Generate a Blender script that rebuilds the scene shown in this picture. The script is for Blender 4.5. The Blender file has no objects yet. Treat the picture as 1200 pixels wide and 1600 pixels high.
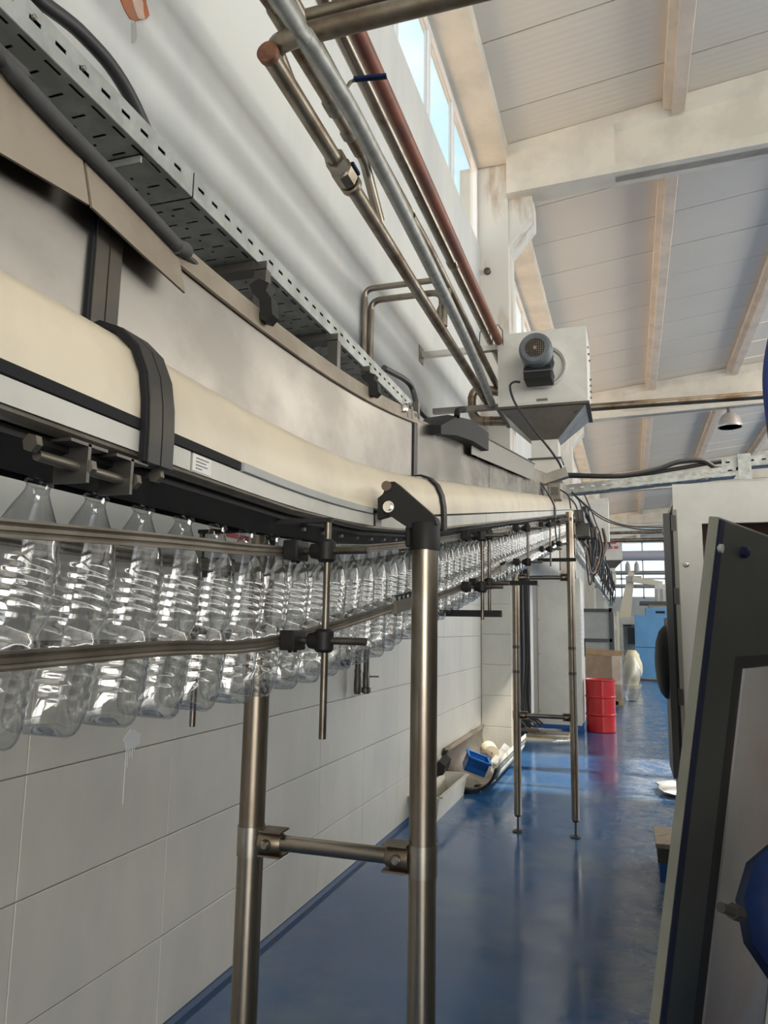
import bpy, math, random
from mathutils import Vector, Matrix
random.seed(7)
PI = math.pi
scene = bpy.context.scene
COL = scene.collection

# ---------------------------------------------------------------- camera
F_PX = 1164.0; CAM_H = 1.6
YAW, PITCH, ROLL = math.radians(18.24), math.radians(8.715), 0.017
FW = Vector((-math.sin(YAW)*math.cos(PITCH), math.cos(YAW)*math.cos(PITCH), math.sin(PITCH)))
R0 = Vector((math.cos(YAW), math.sin(YAW), 0)); U0 = R0.cross(FW)
RT = R0*math.cos(ROLL) + U0*math.sin(ROLL)
UP = U0*math.cos(ROLL) - R0*math.sin(ROLL)
CAM = Vector((0, 0, CAM_H))
cd = bpy.data.cameras.new('camera'); cam = bpy.data.objects.new('camera', cd); COL.objects.link(cam)
cd.sensor_fit = 'HORIZONTAL'; cd.sensor_width = 36.0; cd.lens = 36.0*F_PX/1200.0
cd.clip_start = 0.02; cd.clip_end = 300
M = Matrix((RT, UP, -FW)).transposed().to_4x4(); M.translation = CAM
cam.matrix_world = M
scene.camera = cam

# ---------------------------------------------------------------- world, sun, daylight, exposure
w = bpy.data.worlds.new('world'); scene.world = w; w.use_nodes = True
nt = w.node_tree; nt.nodes.clear()
def wn(t, **k):
    n = nt.nodes.new(t)
    for a, b in k.items(): setattr(n, a, b)
    return n
wo = wn('ShaderNodeOutputWorld'); bg = wn('ShaderNodeBackground'); tc = wn('ShaderNodeTexCoord')
mp = wn('ShaderNodeMapping'); mp.inputs['Scale'].default_value = (1, 1, 2.2)
ns = wn('ShaderNodeTexNoise'); ns.inputs['Scale'].default_value = 3.2; ns.inputs['Detail'].default_value = 6
cr = wn('ShaderNodeValToRGB')
cr.color_ramp.elements[0].position = .40; cr.color_ramp.elements[0].color = (.58, .84, .98, 1)
cr.color_ramp.elements[1].position = .58; cr.color_ramp.elements[1].color = (1, 1, 1, 1)
nt.links.new(tc.outputs['Generated'], mp.inputs['Vector']); nt.links.new(mp.outputs[0], ns.inputs['Vector'])
nt.links.new(ns.outputs['Fac'], cr.inputs['Fac']); nt.links.new(cr.outputs['Color'], bg.inputs['Color'])
bg.inputs['Strength'].default_value = 1.5
nt.links.new(bg.outputs[0], wo.inputs['Surface'])

def light(name, kind, loc, direction, energy, color=(1, 1, 1), size=(1, 1), spread=None):
    ld = bpy.data.lights.new(name, kind); o = bpy.data.objects.new(name, ld); COL.objects.link(o)
    ld.energy = energy; ld.color = color; o.location = loc
    o.rotation_euler = Vector(direction).to_track_quat('-Z', 'Y').to_euler()
    if kind == 'AREA':
        ld.shape = 'RECTANGLE'; ld.size, ld.size_y = size
    if kind == 'SUN': ld.angle = math.radians(1.5)
    return o
SUN_D = Vector((-.50, .26, -.85)).normalized()
light('sun', 'SUN', (5, 0, 20), SUN_D, 11.0, (1, .90, .76))
# daylight through the far side glazing, plus added fill lamps at rear and ridge
light('side_window_daylight', 'AREA', (13.6, 16, 5.6), (-1, 0, .10), 2100, (1, .935, .835), (50, 3.8))
light('rear_fill_lamp', 'AREA', (4.5, -9.6, 3.0), (-.12, 1, .08), 950, (1, .95, .87), (8, 5))  # added lamp lifting the front-facing surfaces; the end wall has no door
light('ridge_fill_lamp', 'AREA', (5.9, 20, 8.75), (-.10, 0, -1), 2300, (1, .935, .835), (2.2, 60))  # added overhead fill; no glazing is modelled along the ridge
scene.view_settings.view_transform = 'Standard'; scene.view_settings.look = 'None'
scene.view_settings.exposure = 0.30; scene.view_settings.gamma = 1.0
scene.view_settings.use_curve_mapping = False
scene.cycles.transparent_max_bounces = 48
scene.cycles.max_bounces = 10; scene.cycles.diffuse_bounces = 5; scene.cycles.glossy_bounces = 4
scene.cycles.caustics_reflective = False; scene.cycles.caustics_refractive = False
scene.cycles.sample_clamp_indirect = 6.0

# ---------------------------------------------------------------- helpers
def ray(x, y): return RT*((x-600)/F_PX) + UP*((800-y)/F_PX) + FW
def oX(x, y, X): d = ray(x, y); return CAM + d*(X/d.x)
def oY(x, y, Y): d = ray(x, y); return CAM + d*(Y/d.y)
def oZ(x, y, Z): d = ray(x, y); return CAM + d*((Z-CAM_H)/d.z)

class MB:
    """collects shapes, becomes one mesh"""
    def __init__(s): s.v = []; s.f = []
    def add(s, vs, fs):
        k = len(s.v); s.v += [tuple(v) for v in vs]; s.f += [tuple(i+k for i in f) for f in fs]; return s
    def box(s, lo, hi, bev=0.0):
        (a, b, c), (d, e, f) = lo, hi
        if a > d: a, d = d, a
        if b > e: b, e = e, b
        if c > f: c, f = f, c
        if bev <= 0:
            vs = [(x, y, z) for z in (c, f) for y in (b, e) for x in (a, d)]
            return s.add(vs, [(0, 2, 3, 1), (4, 5, 7, 6), (0, 1, 5, 4), (1, 3, 7, 5), (3, 2, 6, 7), (2, 0, 4, 6)])
        r = min(bev, (d-a)*.49, (e-b)*.49, (f-c)*.49)
        def ring(z, i):
            return [(a+i, b+r+i*0, z), (a+r, b+i, z), (d-r, b+i, z), (d-i, b+r, z), (d-i, e-r, z), (d-r, e-i, z), (a+r, e-i, z), (a+i, e-r, z)]
        rings = [ring(c, r*.5), ring(c+r, 0), ring(f-r, 0), ring(f, r*.5)]
        vs = sum(rings, []); fs = [tuple(range(7, -1, -1)), tuple(range(24, 32))]
        for k in range(3):
            for i in range(8): fs.append((k*8+i, k*8+(i+1) % 8, k*8+8+(i+1) % 8, k*8+8+i))
        return s.add(vs, fs)
    def obox(s, c, ax, ay, az):
        """box from centre and three half-axis vectors"""
        c, ax, ay, az = Vector(c), Vector(ax), Vector(ay), Vector(az)
        vs = [c + i*ax + j*ay + k*az for k in (-1, 1) for j in (-1, 1) for i in (-1, 1)]
        return s.add(vs, [(0, 2, 3, 1), (4, 5, 7, 6), (0, 1, 5, 4), (1, 3, 7, 5), (3, 2, 6, 7), (2, 0, 4, 6)])
    def bar(s, p, q, wid, hei, upv=(0, 0, 1)):
        p, q = Vector(p), Vector(q); d = (q-p); n = d.normalized(); u = Vector(upv)
        sx = n.cross(u)
        if sx.length < 1e-4: sx = n.cross(Vector((1, 0, 0)))
        sx.normalize(); u = sx.cross(n)
        return s.obox((p+q)/2, d/2, sx*wid/2, u*hei/2)
    def tube(s, pts, r, seg=12, cap=True):
        pts = [Vector(p) for p in pts]; n = len(pts)
        rs = r if isinstance(r, (list, tuple)) else [r]*n
        t0 = (pts[1]-pts[0]).normalized()
        u = t0.orthogonal().normalized(); k0 = len(s.v); vs = []
        for i, p in enumerate(pts):
            if i == 0: t = t0
            elif i == n-1: t = (pts[-1]-pts[-2]).normalized()
            else:
                t = ((pts[i+1]-p).normalized() + (p-pts[i-1]).normalized())
                t = t.normalized() if t.length > 1e-6 else (pts[i+1]-p).normalized()
            u = (u - t*u.dot(t)).normalized(); b = t.cross(u)
            vs += [p + (u*math.cos(2*PI*j/seg) + b*math.sin(2*PI*j/seg))*rs[i] for j in range(seg)]
        fs = []
        for i in range(n-1):
            for j in range(seg):
                fs.append((i*seg+j, i*seg+(j+1) % seg, (i+1)*seg+(j+1) % seg, (i+1)*seg+j))
        if cap: fs += [tuple(range(seg-1, -1, -1)), tuple(range((n-1)*seg, n*seg))]
        return s.add(vs, fs)
    def cyl(s, p, q, r, seg=16): return s.tube([p, q], r, seg)
    def lathe(s, prof, c=(0, 0, 0), axis=(0, 0, 1), seg=24, mod=None, cap=True):
        ax = Vector(axis).normalized(); u = ax.orthogonal().normalized()
        if abs(ax.z) > .99: u = Vector((1, 0, 0))
        b = ax.cross(u); c = Vector(c); vs = []; fs = []
        for i, (r, h) in enumerate(prof):
            for j in range(seg):
                a = 2*PI*j/seg; rr = r*(mod(a, h) if mod else 1)
                vs.append(c + ax*h + (u*math.cos(a) + b*math.sin(a))*rr)
        n = len(prof)
        for i in range(n-1):
            for j in range(seg): fs.append((i*seg+j, i*seg+(j+1) % seg, (i+1)*seg+(j+1) % seg, (i+1)*seg+j))
        if cap: fs += [tuple(range(seg-1, -1, -1)), tuple(range((n-1)*seg, n*seg))]
        return s.add(vs, fs)
    def prism(s, poly, off):
        """closed polygon (3-D points) pushed along the vector off"""
        poly = [Vector(p) for p in poly]; off = Vector(off); n = len(poly)
        vs = poly + [p+off for p in poly]
        fs = [tuple(range(n-1, -1, -1)), tuple(range(n, 2*n))] + [(i, (i+1) % n, n+(i+1) % n, n+i) for i in range(n)]
        return s.add(vs, fs)
    def loft(s, rings, closed=True, cap=True):
        m = len(rings[0]); vs = [p for r in rings for p in r]; fs = []
        for i in range(len(rings)-1):
            for j in range(m if closed else m-1):
                fs.append((i*m+j, i*m+(j+1) % m, (i+1)*m+(j+1) % m, (i+1)*m+j))
        if cap and closed: fs += [tuple(range(m-1, -1, -1)), tuple(range((len(rings)-1)*m, len(rings)*m))]
        return s.add(vs, fs)
    def mesh(s, name, mat, smooth=None):
        me = bpy.data.meshes.new(name); me.from_pydata(s.v, [], s.f); me.validate(); me.update()
        if mat: me.materials.append(mat)
        import bmesh
        bm = bmesh.new(); bm.from_mesh(me); bmesh.ops.recalc_face_normals(bm, faces=bm.faces); bm.to_mesh(me); bm.free()
        if smooth:
            me.shade_smooth(); me.set_sharp_from_angle(angle=math.radians(smooth))
        return me
    def build(s, name, mat, parent=None, smooth=None):
        o = bpy.data.objects.new(name, s.mesh(name, mat, smooth)); COL.objects.link(o)
        attach(o, parent); return o

def attach(o, parent):
    if parent is None: return
    o.parent = parent
    if parent.type == 'EMPTY' and not parent.get('_local'):
        o.location = -Vector(parent.location)

def tag(o, label=None, cat=None, group=None, kind=None):
    for k, v in (('label', label), ('category', cat), ('group', group), ('kind', kind)):
        if v: o[k] = v
    return o
def thing(name, label, cat, loc=(0, 0, 0), group=None, local=False, kind=None):
    o = bpy.data.objects.new(name, None); COL.objects.link(o); o.location = loc; o.empty_display_size = .1
    if local: o['_local'] = 1
    return tag(o, label, cat, group, kind)
def rounded(pts, rad, n=5):
    """polyline with its corners rounded"""
    pts = [Vector(p) for p in pts]; out = [pts[0]]
    for i in range(1, len(pts)-1):
        a, b, c = pts[i-1], pts[i], pts[i+1]
        r = min(rad, (a-b).length*.48, (c-b).length*.48)
        p = b + (a-b).normalized()*r; q = b + (c-b).normalized()*r
        for k in range(n+1):
            t = k/n; out.append(p*(1-t)**2 + b*2*t*(1-t) + q*t*t)
    return out + [pts[-1]]
def spline(pts, n=8):
    pts = [Vector(p) for p in pts]; P = [pts[0]*2-pts[1]] + pts + [pts[-1]*2-pts[-2]]; out = []
    for i in range(1, len(P)-2):
        a, b, c, d = P[i-1:i+3]
        for k in range(n):
            t = k/n
            out.append(.5*((2*b) + (c-a)*t + (2*a-5*b+4*c-d)*t*t + (3*b-a-3*c+d)*t**3))
    return out + [pts[-1]]

# ---------------------------------------------------------------- materials
MATS = {}
def mat(name, col, rough=.5, metal=0., var=None, vscale=4., vmix=(.42, .62), stretch=(1, 1, 1), bump=0., bscale=60., rvar=0., coat=0., spec=None, var2=None, v2scale=20., v2mix=(.6, .72)):
    if name in MATS: return MATS[name]
    m = bpy.data.materials.new(name); m.use_nodes = True; t = m.node_tree; b = t.nodes['Principled BSDF']
    L = t.links.new; N = t.nodes.new
    b.inputs['Roughness'].default_value = rough; b.inputs['Metallic'].default_value = metal
    if spec is not None: b.inputs['Specular IOR Level'].default_value = spec
    if coat: b.inputs['Coat Weight'].default_value = coat; b.inputs['Coat Roughness'].default_value = .12
    geo = N('ShaderNodeNewGeometry'); mp = N('ShaderNodeMapping'); mp.inputs['Scale'].default_value = stretch
    L(geo.outputs['Position'], mp.inputs['Vector'])
    out = None
    rgb = N('ShaderNodeRGB'); rgb.outputs[0].default_value = (*col, 1); out = rgb.outputs[0]
    def layer(out, c2, sc, lim, seed):
        no = N('ShaderNodeTexNoise'); no.inputs['Scale'].default_value = sc; no.inputs['Detail'].default_value = 7; no.inputs['Roughness'].default_value = .6
        m2 = N('ShaderNodeMapping'); m2.inputs['Location'].default_value = (seed, seed*.7, seed*1.3)
        L(mp.outputs[0], m2.inputs['Vector']); L(m2.outputs[0], no.inputs['Vector'])
        ra = N('ShaderNodeMapRange'); ra.inputs[1].default_value = lim[0]; ra.inputs[2].default_value = lim[1]; L(no.outputs['Fac'], ra.inputs[0])
        mx = N('ShaderNodeMix'); mx.data_type = 'RGBA'; L(ra.outputs[0], mx.inputs[0]); L(out, mx.inputs[6]); mx.inputs[7].default_value = (*c2, 1)
        return mx.outputs[2], ra.outputs[0]
    fac = None
    if var: out, fac = layer(out, var, vscale, vmix, 0)
    if var2: out, _ = layer(out, var2, v2scale, v2mix, 13.7)
    L(out, b.inputs['Base Color'])
    if rvar and fac:
        mr = N('ShaderNodeMapRange'); mr.inputs[3].default_value = rough; mr.inputs[4].default_value = rough+rvar
        L(fac, mr.inputs[0]); L(mr.outputs[0], b.inputs['Roughness'])
    if bump:
        no = N('ShaderNodeTexNoise'); no.inputs['Scale'].default_value = bscale; no.inputs['Detail'].default_value = 4
        L(mp.outputs[0], no.inputs['Vector'])
        bp = N('ShaderNodeBump'); bp.inputs['Strength'].default_value = bump; bp.inputs['Distance'].default_value = .01
        L(no.outputs['Fac'], bp.inputs['Height']); L(bp.outputs[0], b.inputs['Normal'])
    MATS[name] = m; return m

def floor_material():
    m = bpy.data.materials.new('blue_epoxy'); m.use_nodes = True; t = m.node_tree; b = t.nodes['Principled BSDF']; N = t.nodes.new; L = t.links.new
    g = N('ShaderNodeNewGeometry'); sx = N('ShaderNodeSeparateXYZ'); L(g.outputs['Position'], sx.inputs[0])
    def noise(sc, det=7, ro=.6, dist=0.):
        n = N('ShaderNodeTexNoise'); n.inputs['Scale'].default_value = sc; n.inputs['Detail'].default_value = det; n.inputs['Roughness'].default_value = ro; n.inputs['Distortion'].default_value = dist; L(g.outputs['Position'], n.inputs['Vector']); return n.outputs['Fac']
    def rng(x, a, b_, c=0., d=1.):
        r = N('ShaderNodeMapRange'); r.interpolation_type = 'SMOOTHSTEP'; r.inputs[1].default_value = a; r.inputs[2].default_value = b_; r.inputs[3].default_value = c; r.inputs[4].default_value = d; L(x, r.inputs[0]); return r.outputs[0]
    def op(k, x, y):
        o = N('ShaderNodeMath'); o.operation = k; o.use_clamp = True
        for i, q in enumerate((x, y)):
            if isinstance(q, float): o.inputs[i].default_value = q
            else: L(q, o.inputs[i])
        return o.outputs[0]
    def mix(f, a, c):
        x = N('ShaderNodeMix'); x.data_type = 'RGBA'; L(f, x.inputs[0])
        if isinstance(a, tuple): x.inputs[6].default_value = (*a, 1)
        else: L(a, x.inputs[6])
        x.inputs[7].default_value = (*c, 1); return x.outputs[2]
    broad = rng(noise(1.2), .45, .70)
    lane = op('MULTIPLY', rng(sx.outputs['X'], -.30, .05), rng(sx.outputs['X'], .75, .45))      # lane beside the machines: scuffs plus window glare painted into the colour
    scuff_glare = op('MULTIPLY', lane, rng(noise(5.5, 9, .72, .6), .36, .62))
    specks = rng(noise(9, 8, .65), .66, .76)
    c = mix(broad, (.020, .098, .262), (.075, .145, .25)); c = mix(op('MULTIPLY', scuff_glare, .62), c, (.33, .35, .37)); c = mix(op('MULTIPLY', specks, .8), c, (.20, .21, .22))
    dark = rng(noise(14, 5, .6), .735, .77); c = mix(dark, c, (.02, .022, .026))
    L(c, b.inputs['Base Color'])
    L(op('ADD', op('ADD', rng(noise(2.2), .40, .70, .12, .26), .0), op('MULTIPLY', scuff_glare, .14)), b.inputs['Roughness']); b.inputs['Specular IOR Level'].default_value = .6
    bp = N('ShaderNodeBump'); bp.inputs['Strength'].default_value = .07; bp.inputs['Distance'].default_value = .01; L(noise(9, 4), bp.inputs['Height']); L(bp.outputs[0], b.inputs['Normal'])
    return m
PLASTER = mat('plaster', (.63, .635, .60), .55, var=(.51, .525, .52), vscale=1.1, vmix=(.4, .7), stretch=(1, 1, .28), bump=.12, bscale=18, var2=(.60, .55, .47), v2scale=5, v2mix=(.62, .78))
TILE = mat('wall_tile', (.62, .60, .535), .32, var=(.55, .54, .50), vscale=2.2, stretch=(1, 1, .5), bump=.05, bscale=25, var2=(.36, .34, .29), v2scale=26, v2mix=(.70, .78))
GROUT = mat('grout', (.21, .20, .18), .8)
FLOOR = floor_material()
CONC = mat('cream_concrete', (.66, .61, .52), .7, var=(.56, .52, .44), vscale=1.6, bump=.1, bscale=30)
CONC_ST = mat('stained_concrete', (.62, .59, .53), .7, var=(.33, .23, .14), vscale=2.6, vmix=(.52, .68), stretch=(1, 1, .22), bump=.12, bscale=25)
PURLIN = mat('purlin_concrete', (.70, .60, .49), .7, var=(.60, .52, .43), vscale=2.5)
ALU = mat('white_aluminium', (.72, .71, .70), .4)
GALV = mat('galvanised', (.36, .375, .36), .48, .7, var=(.27, .285, .27), vscale=14, vmix=(.4, .62), rvar=.12)
INOX = mat('stainless_sheet', (.31, .29, .265), .34, .95, var=(.24, .222, .20), vscale=3, rvar=.08, stretch=(1, 1, 1.5), bump=.03, bscale=3.0)
INOX2 = mat('buckled_stainless', (.36, .34, .31), .22, .95, var=(.28, .26, .235), vscale=3, rvar=.10, bump=.55, bscale=1.6)
COLLAR = mat('clamp_collar_steel', (.40, .37, .32), .3, .95, var=(.30, .27, .23), vscale=12)
TUBE = mat('stainless_tube', (.285, .25, .205), .28, .95, var=(.18, .14, .10), vscale=7, vmix=(.45, .7), stretch=(1, 1, .4), rvar=.12)
PIPE_ST = mat('stained_steel_pipe', (.25, .215, .165), .36, .9, var=(.13, .085, .05), vscale=5, vmix=(.40, .66), rvar=.12)
PIPE_GV = mat('galvanised_pipe', (.36, .36, .33), .5, .7, var=(.28, .28, .255), vscale=16)
PIPE_RED = mat('red_primer_pipe', (.23, .075, .04), .5, var=(.16, .055, .035), vscale=6)
TAN = mat('tan_steel_lid', (.29, .245, .19), .5, .3, var=(.22, .18, .135), vscale=7)
CREAM = mat('cream_cover', (.66, .585, .45), .38, var=(.58, .51, .40), vscale=5, var2=(.35, .28, .19), v2scale=40, v2mix=(.72, .8))
STRIP = mat('pale_strip', (.56, .55, .50), .42, var=(.48, .47, .43), vscale=5)
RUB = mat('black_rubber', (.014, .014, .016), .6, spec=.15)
STRAP = mat('dark_strap', (.035, .034, .034), .45, .0, var=(.06, .048, .034), vscale=8, spec=.3)
BLK = mat('black_plastic', (.014, .0135, .013), .5, spec=.25)
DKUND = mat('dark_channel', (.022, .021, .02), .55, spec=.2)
STEELD = mat('dark_steel', (.10, .095, .085), .4, .7)
RAIL = mat('guide_rail_steel', (.24, .215, .18), .45, .8, var=(.17, .15, .12), vscale=12)
FOAM = mat('grey_foam_tube', (.055, .055, .056), .75, var=(.043, .043, .044), vscale=30)
CABLE = mat('black_cable', (.022, .022, .024), .5)
CABLE_G = mat('grey_cable', (.16, .155, .15), .55)
WHITE = mat('white_paint', (.66, .65, .60), .4, var=(.59, .575, .53), vscale=4, var2=(.42, .38, .31), v2scale=30, v2mix=(.74, .82))
PAPER = mat('paper', (.75, .74, .70), .6)
INKR = mat('red_ink', (.55, .12, .14), .6)
INK = mat('dark_ink', (.12, .12, .13), .6)
INKB = mat('blue_ink', (.10, .16, .42), .6)
CABGREY = mat('cabinet_grey', (.70, .68, .60), .42, var=(.64, .62, .55), vscale=3)
PLINTH = mat('blue_plinth', (.02, .10, .33), .5)
RED = mat('red_paint', (.56, .012, .014), .3, var=(.45, .012, .014), vscale=8, coat=.3)
CARD = mat('cardboard', (.42, .27, .145), .8, var=(.36, .23, .125), vscale=6)
WOOD = mat('pallet_wood', (.40, .30, .19), .8, var=(.28, .21, .13), vscale=12)
BLUEM = mat('blue_machine_paint', (.10, .30, .55), .4, var=(.09, .26, .49), vscale=2)
BLUED = mat('deep_blue_paint', (.003, .012, .055), .5, var=(.005, .02, .08), vscale=6, spec=.2)
BLUEB = mat('blue_crate_plastic', (.012, .10, .36), .4)
FRAMED = mat('dark_frame_paint', (.05, .055, .06), .45)
GREYP = mat('grey_panel', (.36, .37, .36), .45, var=(.32, .33, .32), vscale=3)
DOORD = mat('dark_door_paint', (.034, .036, .032), .42, var=(.026, .026, .024), vscale=5)
EDGE = mat('door_edge_paint', (.23, .23, .185), .55, var=(.19, .19, .155), vscale=6)
NAVY = mat('navy_gasket', (.009, .012, .032), .55, spec=.2)
PANELG = mat('brushed_panel', (.46, .45, .44), .30, .25, var=(.44, .36, .32), vscale=2.0, vmix=(.42, .66), rvar=.1)
MAROON = mat('maroon_interior', (.17, .095, .075), .6, var=(.11, .07, .06), vscale=12)
MOTOR = mat('motor_grey', (.135, .155, .17), .42, .2, var=(.11, .125, .135), vscale=12)
BRICK = mat('brick_clay', (.42, .13, .055), .85, var=(.34, .17, .10), vscale=25, bump=.5, bscale=60)
CREAMM = mat('cream_machine', (.62, .57, .46), .5)
YELLOWW = mat('pale_yellow_sack', (.72, .66, .46), .6, bump=.4, bscale=12)
STEP = mat('tread_plate', (.40, .34, .25), .5, .3, var=(.30, .25, .19), vscale=20)
CHROME = mat('bright_steel', (.62, .60, .56), .22, .95)

def glassy(name, tint, edge, rough, f0, boost=1.0, add=0.):
    """thin clear sheet: see-through, with a mirror-like sheen that grows towards grazing angles"""
    m = bpy.data.materials.new(name); m.use_nodes = True; t = m.node_tree; t.nodes.clear(); N = t.nodes.new; L = t.links.new
    o = N('ShaderNodeOutputMaterial'); mx = N('ShaderNodeMixShader'); tr = N('ShaderNodeBsdfTransparent'); gl = N('ShaderNodeBsdfGlossy'); lw = N('ShaderNodeLayerWeight')
    gl.inputs['Roughness'].default_value = rough; lw.inputs['Blend'].default_value = .5
    c = N('ShaderNodeMix'); c.data_type = 'RGBA'; c.inputs[6].default_value = (*tint, 1); c.inputs[7].default_value = (*edge, 1)
    def power(e):
        p = N('ShaderNodeMath'); p.operation = 'POWER'; p.inputs[1].default_value = e; L(lw.outputs['Facing'], p.inputs[0]); return p.outputs[0]
    L(power(3.0), c.inputs[0]); L(c.outputs[2], tr.inputs['Color'])
    mu = N('ShaderNodeMath'); mu.operation = 'MULTIPLY_ADD'; mu.inputs[1].default_value = boost*(1-f0); mu.inputs[2].default_value = f0+add; mu.use_clamp = True
    L(power(4.0), mu.inputs[0]); L(mu.outputs[0], mx.inputs[0]); L(tr.outputs[0], mx.inputs[1]); L(gl.outputs[0], mx.inputs[2]); L(mx.outputs[0], o.inputs['Surface'])
    MATS[name] = m; return m
PET = glassy('clear_pet', (.96, .965, .965), (.66, .68, .69), .05, .05, 1.0, .13)
PETD = glassy('clear_pet_neck', (.93, .94, .94), (.6, .62, .63), .10, .05, .8, .04)
GLASS = glassy('window_glass', (.96, .98, .98), (.9, .93, .93), .01, .04, .5)
WRAP = glassy('plastic_wrap', (.90, .90, .90), (.7, .7, .7), .28, .05, .7, .06)
POLY = glassy('polycarbonate', (.74, .74, .74), (.7, .7, .7), .2, .05, .5)

def roof_material():
    m = bpy.data.materials.new('ribbed_roof_sheet'); m.use_nodes = True; t = m.node_tree; b = t.nodes['Principled BSDF']; N = t.nodes.new; L = t.links.new
    g = N('ShaderNodeNewGeometry'); sx = N('ShaderNodeSeparateXYZ'); L(g.outputs['Position'], sx.inputs[0])
    mu = N('ShaderNodeMath'); mu.operation = 'MULTIPLY'; mu.inputs[1].default_value = 2*PI/.1; L(sx.outputs['Y'], mu.inputs[0])
    si = N('ShaderNodeMath'); si.operation = 'SINE'; L(mu.outputs[0], si.inputs[0])
    bp = N('ShaderNodeBump'); bp.inputs['Strength'].default_value = .12; bp.inputs['Distance'].default_value = .004; L(si.outputs[0], bp.inputs['Height']); L(bp.outputs[0], b.inputs['Normal'])
    no = N('ShaderNodeTexNoise'); no.inputs['Scale'].default_value = .5; no.inputs['Detail'].default_value = 5
    mx = N('ShaderNodeMix'); mx.data_type = 'RGBA'; L(no.outputs['Fac'], mx.inputs[0]); mx.inputs[6].default_value = (.60, .555, .485, 1); mx.inputs[7].default_value = (.72, .655, .565, 1)
    L(g.outputs['Position'], no.inputs['Vector']); L(mx.outputs[2], b.inputs['Base Color']); b.inputs['Roughness'].default_value = .5
    return m
ROOF = roof_material()

# ================================================================ SETTING
WX = -1.814                     # inner face of the long wall
Y0, Y1 = -10.0, 57.0            # hall ends
XR = 14.0                       # other long wall
BAYS = [-2.2, 9.4, 21.2, 33.0, 44.8]
def roof_z(X): return 8.19 + .115*(X+1.4) if X < 6.2 else 9.064 - .115*(X-6.2)

floor = MB().box((-2.1, Y0, -.12), (XR+.2, Y1+.2, 0)).build('floor', FLOOR); tag(floor, 'blue epoxy floor with scuffed walkway and painted-in window glare', 'floor', kind='structure')

wl = MB().box((-2.1, Y0, 0), (WX-.012, Y1, 1.885)).box((-2.1, Y0, 1.885), (WX, Y1, 6.8)).build('wall_left', PLASTER); tag(wl, 'tall off-white plaster wall behind the pipes and conveyor', 'wall', kind='structure')
MB().box((WX-.014, Y0, 0), (WX-.0075, 9.55, 1.885)).build('grout_bed', GROUT, wl)
rows = [0, .364, .745, 1.12, 1.50, 1.885]; ystep = .7935; ystart = 1.968 - 3*ystep
tile_me = {}
for r in range(5):
    z0, z1 = rows[r], rows[r+1]
    for c in range(14):
        ya = ystart + c*ystep; yb = min(ya+ystep, 9.55)
        if yb-ya < .1: continue
        key = (r, round(yb-ya, 3))
        if key not in tile_me:
            tile_me[key] = MB().box((-.008, .0007, .002), (0, yb-ya-.0007, z1-z0-.002), .0022).mesh('wall_tile', TILE)
        o = bpy.data.objects.new('wall_tile', tile_me[key]); COL.objects.link(o); o.parent = wl; o.location = (WX+random.uniform(-.0008, .0008), ya, z0)
bb = MB().prism([(WX, Y0, 0), (WX+.05, Y0, 0), (WX+.02, Y0, .006), (WX+.006, Y0, .022), (WX, Y0, .026)], (0, 19.5, 0)).build('baseboard_left', mat('blue_cove', (.014, .055, .15), .5, var=(.05, .055, .065), vscale=6, vmix=(.55, .72)))
tag(bb, 'blue painted cove where the tiled wall meets the floor', 'baseboard', kind='structure')
# sunlit roof of the low annex outside the window wall
ann = MB().prism([(-2.3, 4.0, 5.6), (-16, 4.0, 5.2), (-16, 4.0, 5.0), (-2.3, 4.0, 5.4)], (0, 54, 0)).build('annex_roof', mat('peach_roof_felt', (.82, .60, .44), .8))
tag(ann, 'sunlit peach roof of the low annex outside the windows', 'roof', kind='structure')
aw = MB().box((-15.8, 4.2, 0), (-15.6, 57.8, 5.0)).box((-15.6, 4.2, 0), (-2.3, 4.4, 5.0)).build('annex_wall', PLASTER); tag(aw, 'outer wall carrying the annex roof', 'wall', kind='structure')
# painted repair, paint splash, broken plaster with brick
sp = MB()
def blob(cy, cz, ry, rz, n=14, k=.25):
    return [Vector((WX+.0005, cy+ry*math.cos(2*PI*i/n)*(1+random.uniform(-k, k)), cz+rz*math.sin(2*PI*i/n)*(1+random.uniform(-k, k)))) for i in range(n)]
sp.prism(blob(2.487, 1.158, .05, .035), (.003, 0, 0))
for i, (dy, ln) in enumerate(((-.028, .21), (-.018, .08), (-.006, .045), (.008, .05), (.02, .03))):
    sp.box((WX, 2.487+dy-.0016, 1.14-ln), (WX+.003, 2.487+dy+.0016, 1.15))
sp.build('paint_splash', mat('splash_white', (.72, .72, .72), .5), wl)
br = MB()
br.prism(blob(2.17, 4.08, .10, .10, 16, .2), (.004, 0, 0))
br.build('exposed_brick', BRICK, wl)
pt = MB().prism(blob(2.20, 4.06, .045, .055, 10, .3), (.012, 0, 0)); pt.build('loose_plaster', mat('broken_plaster', (.50, .36, .28), .8, bump=.5, bscale=40), wl)
MB().prism(blob(2.20, 3.93, .018, .05, 10, .25), (.003, 0, 0)).build('plaster_chip', mat('chip_grey', (.42, .41, .38), .7), wl)

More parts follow.
